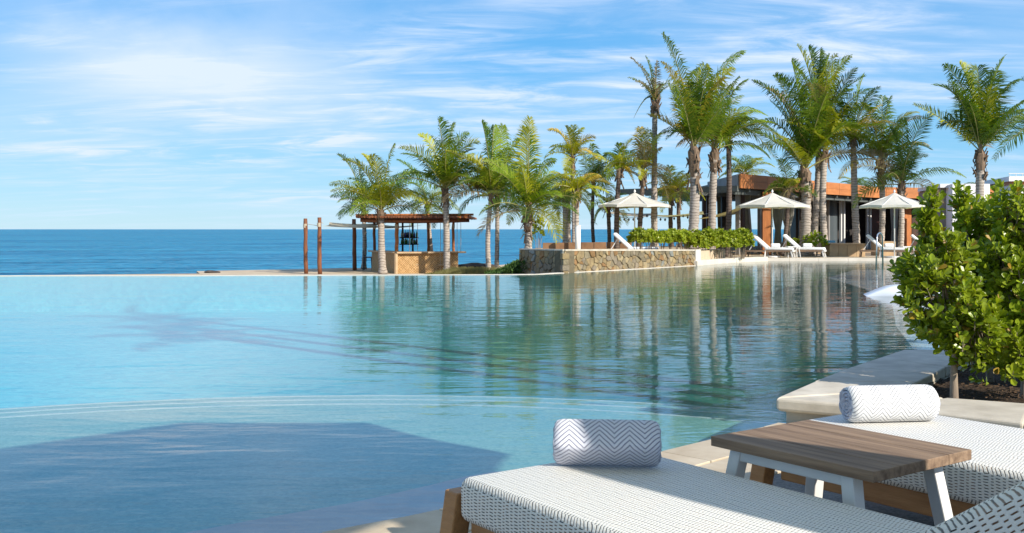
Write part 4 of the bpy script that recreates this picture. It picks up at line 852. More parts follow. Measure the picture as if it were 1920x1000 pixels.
# enclosed right half
fwall(1496, 1500, 2.4, .1, ZC, 'dark_wall', 'door_jamb'); fwall(1555, 1570, 1.6, .1, ZC, 'glass_grey', 'glass_panel', .05)
fwall(1554, 1556, 1.55, .1, ZC, 'grey_render', 'window_frame', .1); fwall(1577, 1579, 1.4, .1, ZC, 'white_metal', 'door_frame'); fwall(1582.5, 1585, 1.4, .1, ZC, 'white_metal', 'door_frame')
fwall(1626, 1628.5, 1.4, .1, ZC, 'white_metal', 'door_frame'); fwall(1632, 1634, 1.4, .1, ZC, 'white_metal', 'door_frame'); fwall(1634, 1652, 1.9, .1, ZC, 'redbrown', 'wall_panel'); fwall(1656, 1672, 2.3, .1, ZC, 'dark_wall', 'wall_panel')
fwall(1692, 1709, 1.2, .1, ZC, 'orangewood', 'timber_panel'); fwall(1710, 1760, 1.4, .1, ZC, 'brown_column', 'wall_panel'); fwall(1558, 1567, 2.5, 1.9, 2.4, 'black_metal', 'screen', .06)
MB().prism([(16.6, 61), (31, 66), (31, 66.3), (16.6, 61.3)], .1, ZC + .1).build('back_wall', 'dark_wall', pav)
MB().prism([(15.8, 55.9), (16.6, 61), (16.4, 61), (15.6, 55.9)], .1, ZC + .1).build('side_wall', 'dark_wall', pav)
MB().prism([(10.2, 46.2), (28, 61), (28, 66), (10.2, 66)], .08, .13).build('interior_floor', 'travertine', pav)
ow = root('low_stone_planter', tuple(PZ(1582, 45.5, .1)), 'low brown travertine wall block in front of the pavilion doors', 'planter')
for i in range(4): a = PZ(1556 + i * 16.5, 45.2, .1); MB().box((a.x, a.y, .36), (.375, 1.2, .54)).build('stone_block', 'travertine', ow)
MB().box(PZ(1581, 45.2, .655), (66 * 45 / F, 1.3, .05)).build('cap_stone', 'travertine', ow)
MB().box(PZ(1656, 46.5, .42), (.9, .6, .66)).build('plinth', 'travertine', ow)
solo(MB().box(PZ(1556, 44.7, .76), (.4, .3, .10)).build('cushion', 'blue_cushion', None, bevel=.02), 'small blue cushion lying on the low travertine wall', 'cushion')
# white building and far roofs at the right
wb = root('white_building', tuple(PZ(1850, 52, .1)), 'plain white rendered building block behind the foreground bush', 'building')
def qb(p0, p1, y0, Y, dep, m, par, name, zb=.1):
    a, b_ = P(p0, y0, Y), P(p1, y0, Y); return MB().prism([(a.x, a.y), (b_.x, b_.y), (b_.x + dep * .2, b_.y + dep), (a.x + dep * .2, a.y + dep)], zb, a.z).build(name, m, par)
qb(1786, 1856, 345, 52, 8, 'white_wall', wb, 'wall'); qb(1763, 1786, 345, 53, 6, 'white_wall', wb, 'roof_edge', zb=P(0, 352, 53).z); qb(1764, 1786, 353, 53.5, 6, 'grey_render', wb, 'recess_wall')
fb = root('far_building', tuple(PZ(1910, 60, .1)), 'flat roofed building with white parapet and orange band at the right edge', 'building')
qb(1892, 1990, 331, 62, 8, 'white_wall', fb, 'parapet', zb=P(0, 340, 62).z); qb(1898, 1990, 340.5, 62.2, 8, 'copper', fb, 'fascia', zb=P(0, 346, 62).z); qb(1898, 1990, 346.5, 62.4, 8, 'white_wall', fb, 'wall')
for px in (1893, 1905, 1917, 1929): MB().tube([P(px, 331, 62), P(px, 325.5, 62)], .02, 5).build('rail_post', 'white_metal', fb)
MB().tube([P(1891, 325.5, 62), P(1960, 325.5, 62)], .025, 5).build('rail', 'white_metal', fb)

# ================================================================== PARASOLS
def parasol(label, base, zr, za, rad_, pole_m='white_metal', a0=0.0, valance=.10, group='white octagonal parasols', square=False, sides=8):
    bx, by, bz_ = base; t = root('parasol', base, label, 'parasol', group); c = Vector((bx, by, 0))
    MB().tube([(bx, by, bz_), (bx, by, za + .05)], .027, 10).build('pole', pole_m, t, smooth=True)
    MB().tube([(bx, by, za + .02), (bx, by, za + .09), (bx, by, za + .13)], [.05, .035, .008], 8).build('finial', pole_m, t)
    MB().tube([(bx, by, bz_), (bx, by, bz_ + .06), (bx, by, bz_ + .07)], [.33, .33, .05], 20).build('base', pole_m, t)
    tip = Vector((bx, by, za)); cor = [Vector((bx + rad_ * math.cos(a0 + k * 2 * math.pi / sides), by + rad_ * math.sin(a0 + k * 2 * math.pi / sides), zr)) for k in range(sides)]
    for k in range(sides):
        a, b_ = cor[k], cor[(k + 1) % sides]; vs = []; fs = []; n = 5
        for i in range(n + 1):
            f = i / n
            for j in range(5):
                g = j / 4; p = tip.lerp(a.lerp(b_, g), f); p.z -= .045 * math.sin(math.pi * f) * 1.6 + .03 * math.sin(math.pi * g) * f * -1; 
                if i == n: p = p.lerp(Vector((bx, by, p.z)), .03 * math.sin(math.pi * g))
                vs.append(p)
        for i in range(n):
            for j in range(4): q = i * 5 + j; fs.append((q, q + 1, q + 6, q + 5))
        m0 = len(vs)
        for j in range(5): v = vs[n * 5 + j]; vs.append(Vector((v.x, v.y, v.z - valance)))
        for j in range(4): fs.append((n * 5 + j, n * 5 + j + 1, m0 + j + 1, m0 + j))
        MB().add(vs, fs).build('canopy_panel', 'canvas', t)
        MB().beam(Vector((bx, by, za - .06)), a - Vector((0, 0, .02)), .02, .028).build('rib', pole_m, t)
    return t
parasol('white parasol farthest left, over the clipped hedge', tuple(PZ(1190, 42, .12)), 2.27, 2.80, 1.55, a0=.2)
parasol('white parasol in the middle, in front of the copper roofed pavilion', tuple(PZ(1448, 43.2, .12)), 2.28, 2.84, 1.55, a0=.35)
parasol('white parasol on the right beside the foreground bush', tuple(PZ(1677, 42.6, .12)), 2.26, 2.82, 1.48, a0=.1)
# the daybeds' own parasols, just outside the frame: they cast the angular shade on the shelf
parasol('large parasol over the two daybeds', (2.05, 2.42, DZ), 3.05, 3.45, 1.80, a0=math.pi / 8, group='parasols over the daybeds')
parasol('large parasol beyond the left edge of the deck', (-1.75, 1.95, DZ), 3.0, 3.5, 2.40, a0=math.pi / 8, group='parasols over the daybeds')
# unseen folded parasol, added to throw a shade band on the near daybed
fx_, fy_ = 2.88, 1.36
t = root('added_shade_parasol', (fx_, fy_, DZ), 'folded white parasol added out of view to shade the nearest daybed', 'parasol')
MB().tube([(fx_, fy_, DZ), (fx_, fy_, 2.85)], .027, 10).build('pole', 'white_metal', t, smooth=True)
MB().tube([(fx_, fy_, DZ), (fx_, fy_, DZ + .07)], .30, 16).build('base', 'white_metal', t)
b = MB(); rings = []
for k in range(9):
    z = 1.0 + 1.95 * k / 8; rr_ = .34 * (1 - k / 8) ** .45 + .03
    rings.append([(fx_ + rr_ * (1 + .22 * math.cos(j * 2 * math.pi / 4)) * math.cos(j * math.pi / 16), fy_ + rr_ * (1 + .22 * math.cos(j * 2 * math.pi / 4)) * math.sin(j * math.pi / 16), z) for j in range(32)])
b.add([v for r_ in rings for v in r_], [(i * 32 + j, i * 32 + (j + 1) % 32, (i + 1) * 32 + (j + 1) % 32, (i + 1) * 32 + j) for i in range(8) for j in range(32)])
b.build('added_shade_canopy', 'canvas', t, smooth=True)

# ================================================================== TERRACE LOUNGERS
def rbox(name, m, par, lo, hi, bv=.03, Mx=None, seg=3, smooth=True):
    c = [(a + b_) / 2 for a, b_ in zip(lo, hi)]; d = [b_ - a for a, b_ in zip(lo, hi)]
    o = MB().box(c, d).build(name, m, par, local=True, bevel=bv, bevel_seg=seg, smooth=smooth)
    if Mx is not None: o.matrix_local = Mx
    return o
def lounger(label):
    t = root('sun_lounger', (0, 0, 0), label, 'sun lounger', 'white sun loungers on the terrace', rz=.0001)
    for y in (-.30, .30): MB().beam((-.1, y, .27), (1.86, y, .27), .05, .07).build('side_rail', 'weathered', t, local=True)
    for x, dx in ((.75, -.03), (1.78, .08)):
        for y in (-.30, .30): MB().beam((x, y, .30), (x + dx, y * 1.05, 0), .05, .05).build('leg', 'white_metal', t, local=True)
    for y in (-.30, .30): MB().beam((-.05, y, .26), (-.09, y, 0), .05, .05).build('leg', 'weathered', t, local=True)
    MB().box((1.86, 0, .28), (.05, .66, .08)).build('end_rail', 'white_metal', t, local=True)
    rbox('mattress', 'white_fabric', t, (.72, -.33, .31), (1.86, .33, .42), .04)
    rbox('back_cushion', 'white_fabric', t, (-.85, -.33, 0), (0, .33, .11), .04, Matrix.Translation((.78, 0, .33)) @ Matrix.Rotation(R(42), 4, 'Y'))
    MB().beam((.05, -.2, .28), (.32, -.2, .72), .03, .03).build('backrest_strut', 'white_metal', t, local=True)
    return t
lb = root  # alias
spots = [(1404, 1476, 43.6, 'white lounger at the right end of the hedge, head towards the hedge'), (1462, 1543, 43.9, 'white lounger under the middle parasol beside small green plants'),
         (1617, 1688, 43.6, 'white lounger just left of the pool handrail'), (1700, 1770, 43.9, 'white lounger partly hidden by the foreground bush')]
L0 = None
for i, (a, b_, Y, lbl) in enumerate(spots):
    o = lounger(lbl) if L0 is None else copy_tree(L0)
    if L0 is None: L0 = o
    o['label'] = lbl; o.location = PZ(a, Y, .115); o.rotation_euler = (0, 0, R(-24)); s = (b_ - a) * Y / F / 1.62; o.scale = (1, 1, 1)
def roll(par_label, loc, rz, L_, r, m, squash=1.0, group=None):
    t = root('rolled_towel', loc, par_label, 'towel', group, rz=rz if rz else .0001); n = 40; ns = 14; vs = []; uvs = []
    prof = [(0, .80), (.008, .93), (.025, .995)] + [(L_ * k / 8, 1.0) for k in range(1, 8)] + [(L_ - .025, .995), (L_ - .008, .93), (L_, .80)]
    def ring(a):
        c, s = math.cos(a), math.sin(a); e = 2 / squash if squash > 1 else 2
        k = (abs(c) ** e + abs(s) ** e) ** (-1 / e); return k * c, k * s
    arc = [0.0]; 
    for k in range(n): a, b_ = ring(k * 2 * math.pi / n), ring((k + 1) * 2 * math.pi / n); arc.append(arc[-1] + r * math.hypot(a[0] - b_[0], a[1] - b_[1]))
    for (x, f) in prof:
        for k in range(n + 1):
            c, s = ring(k * 2 * math.pi / n); f2 = f * (1 + .012 * mnoise.noise(Vector((x * 18, c * 2, s * 2))))
            z = r + s * r * f2
            vs.append((x - L_ / 2, c * r * f2, max(z, .002))); uvs.append((x, arc[k]))
    fs = []
    for i in range(len(prof) - 1):
        for k in range(n): q = i * (n + 1) + k; fs.append((q, q + 1, q + n + 2, q + n + 1))
    me = bpy.data.meshes.new('terry_cloth'); me.from_pydata(vs, [], fs); me.materials.append(MATS[m]); uv = me.uv_layers.new(name='uv')
    for p in me.polygons:
        p.use_smooth = True
        for li in p.loop_indices: uv.data[li].uv = uvs[me.loops[li].vertex_index]
    o = bpy.data.objects.new('terry_cloth', me); COL.objects.link(o); o.parent = t
    for sx in (-1, 1):
        pts = []; turns = 4.2; N_ = 90
        for k in range(N_):
            f = k / (N_ - 1); a = f * turns * 2 * math.pi; c, s = ring(a % (2 * math.pi)); rr_ = r * (.06 + .80 * f); pts.append((sx * (L_ / 2 - .004 + .003 * math.sin(k * 1.9)), c * rr_, r + s * rr_))
        MB().tube(pts, r * .092, 6).build('rolled_end', 'towel_end', t, local=True, smooth=True)
        b = MB(); b.add([(sx * (L_ / 2 - .006), ring(k * 2 * math.pi / 24)[0] * r * .9, r + ring(k * 2 * math.pi / 24)[1] * r * .9) for k in range(24)], [tuple(range(24))]); b.build('roll_core', 'towel_end', t, local=True)
    return t
for px, Y, z, rz, lbl, g in ((1454, 43.05, .535, -.1, 'small rolled white towel on the foot of the lounger at the hedge end', 'rolled towels on the terrace loungers'), (1514, 43.3, .535, -.1, 'small rolled white towel on the lounger under the middle parasol', 'rolled towels on the terrace loungers'),
                         (1667, 43.0, .535, -.1, 'small rolled white towel on the lounger by the pool handrail', 'rolled towels on the terrace loungers'), (1750, 43.3, .535, -.1, 'small rolled towel on the lounger beside the foreground bush', 'rolled towels on the terrace loungers')):
    roll(lbl, tuple(PZ(px, Y, z)), rz, .36, .085, 'white_fabric', group=g)
def small_table(px, Y, lbl):
    q = PZ(px, Y, .115); t = root('side_table', tuple(q), lbl, 'side table', 'small white side tables between loungers')
    MB().box(q + Vector((0, 0, .45)), (.5, .5, .035)).build('table_top', 'white_metal', t)
    for dx, dy in ((-1, -1), (1, -1), (-1, 1), (1, 1)): MB().beam(q + Vector((dx * .2, dy * .2, .43)), q + Vector((dx * .26, dy * .26, 0)), .03, .03).build('leg', 'white_metal', t)
small_table(1486, 43.0, 'small white splay legged side table between the two loungers under the middle parasol'); small_table(1700, 43.0, 'small side table left of the lounger hidden by the bush')
# the lounger on the raised platform shows only its raised back
o = copy_tree(L0); o['label'] = 'lone white lounger back raised above the stone wall'; o.location = PZ(1143, 39.5, .20); o.rotation_euler = (0, 0, R(-12))
# white round post behind the wall
wp_ = root('white_post', tuple(PZ(1083.5, 39, .1)), 'plain white round post standing in front of the young yellow palm', 'post')
MB().tube([PZ(1083.5, 39, .1), P(1083.5, 424, 39)], 5.2 * 39 / F, 20).build('post_shaft', 'white_metal', wp_, smooth=True); MB().tube([P(1083.5, 424, 39), P(1083.5, 422.5, 39)], 5.6 * 39 / F, 20).build('post_cap', 'white_metal', wp_)
# pool handrail
hr = root('pool_handrail', tuple(PZ(1650, 38.5, 0)), 'polished steel handrail hoops rising from the water at the far pool steps', 'handrail')
for dx in (0,):
    pts = []
    for k in range(21):
        a = math.pi * k / 20; pts.append(P(1649.5 + dx * .55 - 5.0 * math.cos(a), 446 - 9 * math.sin(a), 38.5 + dx * .1 + .5 * k / 20))
    pts = [P(1642.5 + dx * .55, 502, 38.5 + dx * .1)] + pts + [P(1655.5 + dx * .55, 500, 39 + dx * .1)]
    MB().tube(pts, .026, 8).build('rail', 'steel', hr, smooth=True)
# white loungers standing in the shallow water
def pool_lounger(label, loc, rz):
    t = root('pool_lounger', loc, label, 'pool lounger', 'white moulded loungers in the shallow water', rz=rz)
    prof = [(0, .02), (.25, .13), (.5, .21), (.8, .22), (1.05, .12), (1.4, .10), (1.75, .02)]; p2 = spline(prof, 4); b = MB(); k = len(p2); vs = []
    for y in (-.34, -.30, .30, .34):
        for p in p2: vs.append((p.x, y, p.y + (-.02 if abs(y) > .31 else 0)))
    for y in (-.34, .34):
        for p in p2: vs.append((p.x, y, -.14))
    fs = []
    for r_ in range(3):
        for i in range(k - 1): fs.append((r_ * k + i, r_ * k + i + 1, (r_ + 1) * k + i + 1, (r_ + 1) * k + i))
    for i in range(k - 1): fs += [(4 * k + i, 4 * k + i + 1, i + 1, i), (3 * k + i, 3 * k + i + 1, 5 * k + i + 1, 5 * k + i), (5 * k + i, 5 * k + i + 1, 4 * k + i + 1, 4 * k + i)]
    b.add(vs, fs); b.build('shell', 'plastic_white', t, local=True, smooth=True); return t
pool_lounger('white moulded in pool lounger, the left and farther of two beside the bush', (6.95, 20.3, -.02), R(-14)); pool_lounger('white moulded in pool lounger, the nearer of two, half hidden by the bush', (7.25, 19.3, -.04), R(-10))

# ================================================================== PLANTS
def leaf_shape(L_, W_, fold=.12):
    return [(0, 0, 0), (.38 * L_, .34 * W_, fold * W_), (.74 * L_, .5 * W_, fold * W_ * 1.3), (L_ * .95, .22 * W_, 0), (L_, 0, -.02 * L_), (L_ * .95, -.22 * W_, 0), (.74 * L_, -.5 * W_, fold * W_ * 1.3), (.38 * L_, -.34 * W_, fold * W_), (.5 * L_, 0, -.02 * L_)], [(0, 8, 1), (8, 2, 1), (8, 4, 3, 2), (0, 7, 8), (8, 7, 6), (8, 6, 5, 4)]
LS, LF = leaf_shape(.072, .046)
def frame(d, rr):
    d = d.normalized(); r_ = Vector((rr.uniform(-1, 1), rr.uniform(-1, 1), rr.uniform(-1, 1))); y = (r_ - d * r_.dot(d)).normalized(); return Matrix((d, y, d.cross(y))).transposed()
leaf_me = None
def broad_shrub(label, base, crown, lobes, density, seed, parts=270):
    global leaf_me
    rr = random.Random(seed); t = root('shrub', tuple(base), label, 'shrub', 'glossy leaved bushes in the stone planter'); leaves = []; stems = MB(); hub = crown
    for (c, rad) in lobes:
        n_ = int(density * (rad.x * rad.z + rad.x * rad.y + rad.y * rad.z) / 3)
        # a limb into each lobe
        p0 = hub; p3 = c; mid = p0.lerp(p3, .5) + Vector((rr.uniform(-.05, .05), rr.uniform(-.05, .05), .03)); limb = [p0, mid, p3, p3 + Vector((0, 0, rad.z * .5))]
        stems.tube(limb, [.016, .012, .008, .004], 6)
        for i in range(n_):
            z = rr.uniform(-1, 1); a = rr.uniform(0, 6.283); q = math.sqrt(1 - z * z); dirv = Vector((q * math.cos(a), q * math.sin(a), z)); rs = rr.uniform(.55, 1.04) ** .6 * (1 + .34 * mnoise.noise(dirv * 2.6 + Vector((seed, 0, 0)))) * (rr.uniform(1.08, 1.3) if rr.random() < .09 else 1)
            p = c + Vector((dirv.x * rad.x, dirv.y * rad.y, dirv.z * rad.z)) * rs; D = (dirv * .9 + Vector((0, 0, .75)) + Vector((rr.uniform(-.4, .4), rr.uniform(-.4, .4), rr.uniform(-.2, .3)))).normalized()
            st_ = p - D * .12; 
            if rr.random() < .35: stems.tube([c.lerp(p, .35), st_, p], [.005, .0035, .002], 4)
            nl = rr.randint(7, 11); ax = frame(D, rr)
            for k in range(nl):
                f = k / nl; a2 = k * 2.4 + rr.uniform(-.3, .3); sp_ = R(70 - 48 * f + rr.uniform(-12, 12)); o_ = p - D * .10 * (1 - f)
                dl = ax @ Vector((math.cos(sp_), math.sin(sp_) * math.cos(a2), math.sin(sp_) * math.sin(a2))); nrm = (D - dl * D.dot(dl)).normalized()
                if nrm.length < .1: continue
                y = nrm.cross(dl).normalized(); s_ = rr.uniform(.5, 1.3) * (1 - .25 * f); M3 = Matrix((dl * s_, y * s_, nrm * s_)).transposed(); leaves.append((o_, M3))
    leaves.sort(key=lambda q: q[0].y)
    near = leaves[:parts * 3:3]; ns = set(id(q) for q in near); b = MB()
    for q in leaves:
        if id(q) in ns: continue
        o_, M3 = q; b.add([o_ + M3 @ Vector(v) for v in LS], LF, 1 if rr.random() < .20 else (2 if rr.random() < .04 else 0))
    b.build('foliage', ['leaf', 'leaf_young', 'leaf_old'], t, kind='stuff', smooth=False)
    if leaf_me is None:
        lo_ = MB().add(LS, LF).build('leaf', 'leaf', None); leaf_me = lo_.data; bpy.data.objects.remove(lo_)
    bv = Vector(base)
    for (o_, M3) in near:
        o = bpy.data.objects.new('leaf', leaf_me); COL.objects.link(o); o.parent = t; o.matrix_local = Matrix.Translation(o_ - bv) @ M3.to_4x4()
    stems.build('branches', 'bark', t, smooth=True)
    tr = [Vector(base) - Vector((0, 0, .05)), Vector(base) + Vector((0, 0, .02)), Vector(base).lerp(crown, .5) + Vector((rr.uniform(-.015, .015), 0, 0)), crown, crown + Vector((.01, 0, .25))]
    MB().tube(tr, [.045, .029, .024, .022, .014], 10).build('trunk', 'bark', t, smooth=True)
    return t
def lobe(px, py, rx, ry, Y, dpt=None): s = Y / F; return (P(px, py, Y), Vector((rx * s, (dpt or max(rx, 60)) * s, ry * s)))
ZS = PT - .08
broad_shrub('left glossy leaved bush with slim pale trunk rising from the planter corner', PZ(1789, 7.0, ZS), P(1792, 650, 7.0),
            [lobe(1768, 560, 82, 72, 7.0), lobe(1728, 505, 44, 40, 7.05), lobe(1745, 400, 24, 62, 7.1, 26), lobe(1818, 610, 66, 66, 6.9), lobe(1775, 470, 52, 42, 7.1)], 2050, 11)
broad_shrub('middle bush of the planter with a spire of new leaves, set behind the others', PZ(1856, 7.9, ZS), P(1850, 640, 7.8),
            [lobe(1842, 480, 58, 72, 7.8), lobe(1801, 388, 20, 46, 7.7, 22), lobe(1858, 610, 66, 78, 7.7), lobe(1848, 405, 34, 36, 7.8), lobe(1800, 520, 50, 60, 7.9)], 2000, 12)
broad_shrub('right hand bush of the planter, densest and cut by the frame edge', PZ(1921, 7.2, ZS), P(1925, 660, 7.2),
            [lobe(1906, 408, 46, 74, 7.25), lobe(1925, 545, 74, 90, 7.1), lobe(1880, 490, 46, 56, 7.2), lobe(1925, 640, 78, 66, 7.0), lobe(1965, 450, 60, 90, 7.3)], 2000, 13)
broad_shrub('bush just outside the right edge of the picture in the planter', PZ(2040, 7.4, ZS), P(2040, 660, 7.4), [lobe(2040, 540, 80, 110, 7.4), lobe(2050, 420, 60, 80, 7.5)], 1300, 14, parts=20)

def hedge_shrub(label, c, rx, h, seed, group, nl=620, m='leaf_hedge', stems_n=9, name='hedge_shrub', ls=1.0):
    rr = random.Random(seed); t = root(name, tuple(c), label, 'hedge shrub', group); b = MB(); sm = MB()
    for k in range(stems_n):
        a = rr.uniform(0, 6.28); r_ = rx * rr.uniform(.1, .8); tip = c + Vector((math.cos(a) * r_, math.sin(a) * r_ * .8, h * rr.uniform(.55, .9))); bs = c + Vector((math.cos(a) * r_ * .5, math.sin(a) * r_ * .4, 0))
        sm.tube([bs, bs.lerp(tip, .5) + Vector((rr.uniform(-.03, .03), 0, 0)), tip], [.014, .01, .005], 5)
    for k in range(nl // 7):
        z = rr.uniform(-.35, 1); a = rr.uniform(0, 6.283); q = math.sqrt(max(0, 1 - z * z)); d = Vector((q * math.cos(a), q * math.sin(a), z)); s_ = rr.uniform(.6, 1.08)
        p = c + Vector((d.x * rx * s_, d.y * rx * .85 * s_, h * .58 + d.z * h * .44 * s_)); D = (d + Vector((0, 0, 1.0)) + Vector((rr.uniform(-.5, .5), rr.uniform(-.5, .5), 0))).normalized(); ax = frame(D, rr)
        for j in range(7):
            sp_ = R(rr.uniform(15, 65)); a2 = j * 2.4; dl = ax @ Vector((math.cos(sp_), math.sin(sp_) * math.cos(a2), math.sin(sp_) * math.sin(a2))); y = dl.cross(D).normalized() * .032 * ls; l = rr.uniform(.08, .14) * ls
            b.add([p, p + dl * l * .6 + y, p + dl * l, p + dl * l * .6 - y], [(0, 1, 2, 3)])
    b.build('foliage', m, t, kind='stuff'); sm.build('stems', 'bark', t); return t
hn = ['leftmost rounded shrub of the hedge, over the stone wall', 'second shrub from the left in the hedge behind the stone wall', 'third hedge shrub from the left, right under the left parasol', 'hedge shrub left of the thick pale palm trunk, above the stone wall',
      'hedge shrub in front of the thick pale palm trunk', 'hedge shrub just right of the end of the stone wall', 'hedge shrub standing over the white curb, middle of its right half', 'hedge shrub over the white curb next to last on the right', 'hedge shrub second from the right end with bare stems showing', 'rightmost loose hedge shrub with open bare stems beside the lounger']
for i in range(10):
    px = 1198 + i * 21.5; Y = 36.6 + i * .42; zb = .50 if i < 5 else .14; top = P(px, 434 + (i % 3) * 2, Y).z
    hedge_shrub(hn[i], PZ(px, Y, zb), .36 + .04 * (i % 2), (top - zb) * 1.04, 40 + i, 'bright green hedge shrubs between wall and loungers', 1500 if zb > .3 else 2000)
hedge_shrub('small dark green bush behind the loungers left of the thick palm', PZ(1487, 46.5, .12), .45, .75, 61, 'low bushes by the pavilion', 500, name='low_bush')
hedge_shrub('dark green bush at the foot of the pale palm by the travertine wall', PZ(1528, 44.8, .12), .50, 1.0, 62, 'low bushes by the pavilion', 900, 'leaf', name='low_bush')
hedge_shrub('green bush at the foot of the thick shaggy palm by the loungers', PZ(1506, 45.8, .12), .40, .80, 63, 'low bushes by the pavilion', 500, name='low_bush')
# sapling beside the bushy palm
hedge_shrub('thin leafy sapling against the trunk of the bushy palm at the wall end', PZ(1008, 37.3, .5), .22, 1.25, 64, 'sapling', 320, 'leaf', 5, name='sapling')
for i, (x, y, h_) in enumerate(((6.9, 6.2, 3.1), (7.8, 6.9, 3.5), (8.9, 7.6, 3.7))):
    hedge_shrub('tall leafy tree right of the frame, %s of three along the planter' % ('nearest', 'middle', 'farthest')[i], Vector((x, y, .1)), 1.15, h_, 90 + i, 'leafy trees right of the planter', 7000, 'leaf', 8, 'leafy_tree', 1.5)
# ground cover and dry grass at the foot of the wall
b = MB(); rr = random.Random(77)
for _ in range(4200):
    px = rr.gauss(955, 22); 
    if not 912 < px < 990: continue
    Y = rr.uniform(32.5, 36.5); x = (px - 960) / F * Y; h = .10 + .55 * max(0, (px - 925) / 60) * rr.random(); z = -.35 + h
    d = Vector((rr.uniform(-1, 1), rr.uniform(-1, 1), rr.uniform(.2, 1.2))).normalized() * .14; y = d.cross(Vector((0, 0, 1))).normalized() * .035; p = Vector((x, Y, z)); b.add([p, p + d * .5 + y, p + d, p + d * .5 - y], [(0, 1, 2, 3)])
b.build('ground_cover', 'ground_cover')['kind'] = 'stuff'
b = MB()
for _ in range(5200):
    px = rr.uniform(800, 935); Y = rr.uniform(43.8, 45.4); x = (px - 960) / F * Y; k = min(1, (px - 790) / 60); p = Vector((x, Y, bz)); d = Vector((rr.uniform(-.25, .35), rr.uniform(-.2, .2), rr.uniform(.18, .42) * k)); y = Vector((.02, 0, 0)); b.add([p - y, p + y, p + d], [(0, 1, 2)])
b.build('dry_grass', 'dry_grass')['kind'] = 'stuff'
for i, (px, Y, s_, lbl) in enumerate(((868, 50, .45, 'low dark shore rock right behind the bar counter end'), (884, 51.5, .6, 'flat dark shore rock in the middle of the beach gap'), (905, 53, .5, 'dark shore rock between bar and the pair of palms'), (398, 47.6, .22, 'small dark driftwood piece at the tip of the sand strip'))):
    bm = bmesh.new(); bmesh.ops.create_icosphere(bm, subdivisions=3, radius=1)
    for v in bm.verts: v.co *= 1 + .35 * mnoise.noise(v.co * 1.3 + Vector((i * 7, 0, 0))); v.co = Vector((v.co.x * s_ * 1.8, v.co.y * s_ * 1.2, v.co.z * s_ * .42))
    me = bpy.data.meshes.new('shore_rock'); bm.to_mesh(me); bm.free(); me.materials.append(MATS['dark_rock']); o = bpy.data.objects.new('shore_rock', me); COL.objects.link(o); o.location = PZ(px, Y, bz + .1 * s_); solo(o, lbl, 'rock', 'dark rocks on the shore')

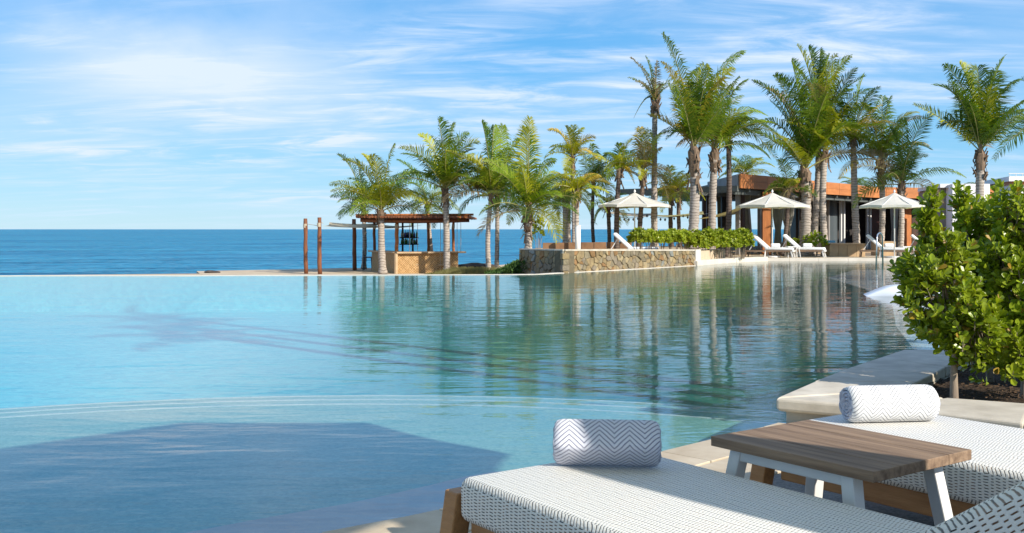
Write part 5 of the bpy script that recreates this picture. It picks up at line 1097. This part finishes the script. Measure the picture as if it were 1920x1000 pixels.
# ================================================================== FOREGROUND DAYBEDS, TABLE, TOWELS
A54 = math.atan2(-.811, .585)
def daybed(label, loc, Wd=.80):
    t = root('daybed', loc, label, 'daybed', 'white woven daybeds on the deck', rz=A54)
    # woven seat: dense rounded box so the weave follows the curve
    bm = bmesh.new(); bmesh.ops.create_cube(bm, size=1)
    for v in bm.verts: v.co = Vector(((v.co.x + .5) * 1.52, (v.co.y + .5) * Wd, .31 + (v.co.z + .5) * .152))
    bmesh.ops.bevel(bm, geom=[e for e in bm.edges], offset=.036, segments=5, affect='EDGES', profile=.5)
    me = bpy.data.meshes.new('woven_seat'); bm.to_mesh(me); bm.free(); me.materials.append(MATS['weave'])
    me.polygons.foreach_set('use_smooth', [True] * len(me.polygons)); o = bpy.data.objects.new('woven_seat', me); COL.objects.link(o); o.parent = t
    bm = bmesh.new(); bmesh.ops.create_cube(bm, size=1)
    for v in bm.verts: v.co = Vector(((v.co.x + .5) * .86, (v.co.y + .5) * Wd, -.152 + (v.co.z + .5) * .152))
    bmesh.ops.bevel(bm, geom=[e for e in bm.edges], offset=.036, segments=5, affect='EDGES', profile=.5)
    me = bpy.data.meshes.new('woven_backrest'); bm.to_mesh(me); bm.free(); me.materials.append(MATS['weave']); me.polygons.foreach_set('use_smooth', [True] * len(me.polygons))
    o = bpy.data.objects.new('woven_backrest', me); COL.objects.link(o); o.parent = t; o.matrix_local = Matrix.Translation((1.40, 0, .455)) @ Matrix.Rotation(R(-35), 4, 'Y')
    for y in (.06, Wd - .06): rbox('side_rail', 'teak', t, (.03, y - .025, .225), (2.15, y + .025, .311), .006, seg=2, smooth=False)
    rbox('end_rail', 'teak', t, (.0, .09, .228), (.05, Wd - .09, .309), .006, seg=2, smooth=False); rbox('end_rail', 'teak', t, (2.1, .09, .228), (2.15, Wd - .09, .309), .006, seg=2, smooth=False)
    for x0, sx in ((-.07, -1), (2.02, 1)):
        for y0, sy in ((-.005, -1), (Wd - .065, 1)):
            b = MB(); vs = []
            for (z, gx_, gy_) in ((.405, 0, 0), (.05, .055 * sx, .02 * sy)):
                for x, y in ((x0 + gx_, y0 + gy_), (x0 + .078 + gx_, y0 + gy_), (x0 + .078 + gx_, y0 + .07 + gy_), (x0 + gx_, y0 + .07 + gy_)): vs.append((x, y, z))
            b.add(vs, [(0, 1, 2, 3), (7, 6, 5, 4), (0, 4, 5, 1), (1, 5, 6, 2), (2, 6, 7, 3), (3, 7, 4, 0)]); b.build('leg', 'teak', t, local=True, bevel=.005, bevel_seg=2)
    return t
daybed('white woven daybed nearest the camera with teak legs, cut by the bottom edge', (-.186, 3.49, 0), .80)
daybed('white woven daybed behind the side table beside the planter', (1.106, 4.42, 0), .82)
roll('rolled blue grey chevron towel on the nearest daybed', (.335, 3.635, .462), R(-5), .368, .083, 'towel_blue', 1.65, 'rolled chevron towels')
roll('rolled white towel with thin grey chevrons on the farther daybed', (1.645, 4.485, .462), R(7), .395, .079, 'towel_white', 1.0, 'rolled chevron towels')
tb = root('wooden_table', (.71, 3.68, 0), 'low weathered wood side table with white splayed metal legs between the daybeds', 'table', rz=A54)
TL, TW, TZ = .67, .545, .56
for i in range(4):
    y0 = TW * i / 4; rbox('plank', 'weathered', tb, (0, y0 + .0006, TZ - .034), (TL, y0 + TW / 4 - .0006, TZ + (.0004 if i % 2 else 0)), .0018, seg=1, smooth=False)
for y, s in ((.035, -1), (TW - .075, 1)):
    x0, x1 = .09, TL - .12; z1 = TZ - .036
    b = MB(); b.box(((x0 + x1) / 2, y + .02, z1 - .02), (x1 - x0, .045, .038)); b.build('leg_bar', 'white_metal', tb, local=True, bevel=.004)
    for xa, sx in ((x0, -1), (x1, 1)):
        b = MB(); vs = []
        for (z, g) in ((z1 - .001, 0), (.045, 1)):
            for x, yy in ((xa - .024 + sx * .085 * g, y - .006 + s * .05 * g), (xa + .024 + sx * .085 * g, y - .006 + s * .05 * g), (xa + .024 + sx * .085 * g, y + .046 + s * .05 * g), (xa - .024 + sx * .085 * g, y + .046 + s * .05 * g)): vs.append((x, yy, z))
        b.add(vs, [(0, 1, 2, 3), (7, 6, 5, 4), (0, 4, 5, 1), (1, 5, 6, 2), (2, 6, 7, 3), (3, 7, 4, 0)]); b.build('leg', 'white_metal', tb, local=True, bevel=.004)
MB().box((.40, TW / 2, TZ - .062), (.06, TW - .15, .03)).build('cross_bar', 'white_metal', tb, local=True)
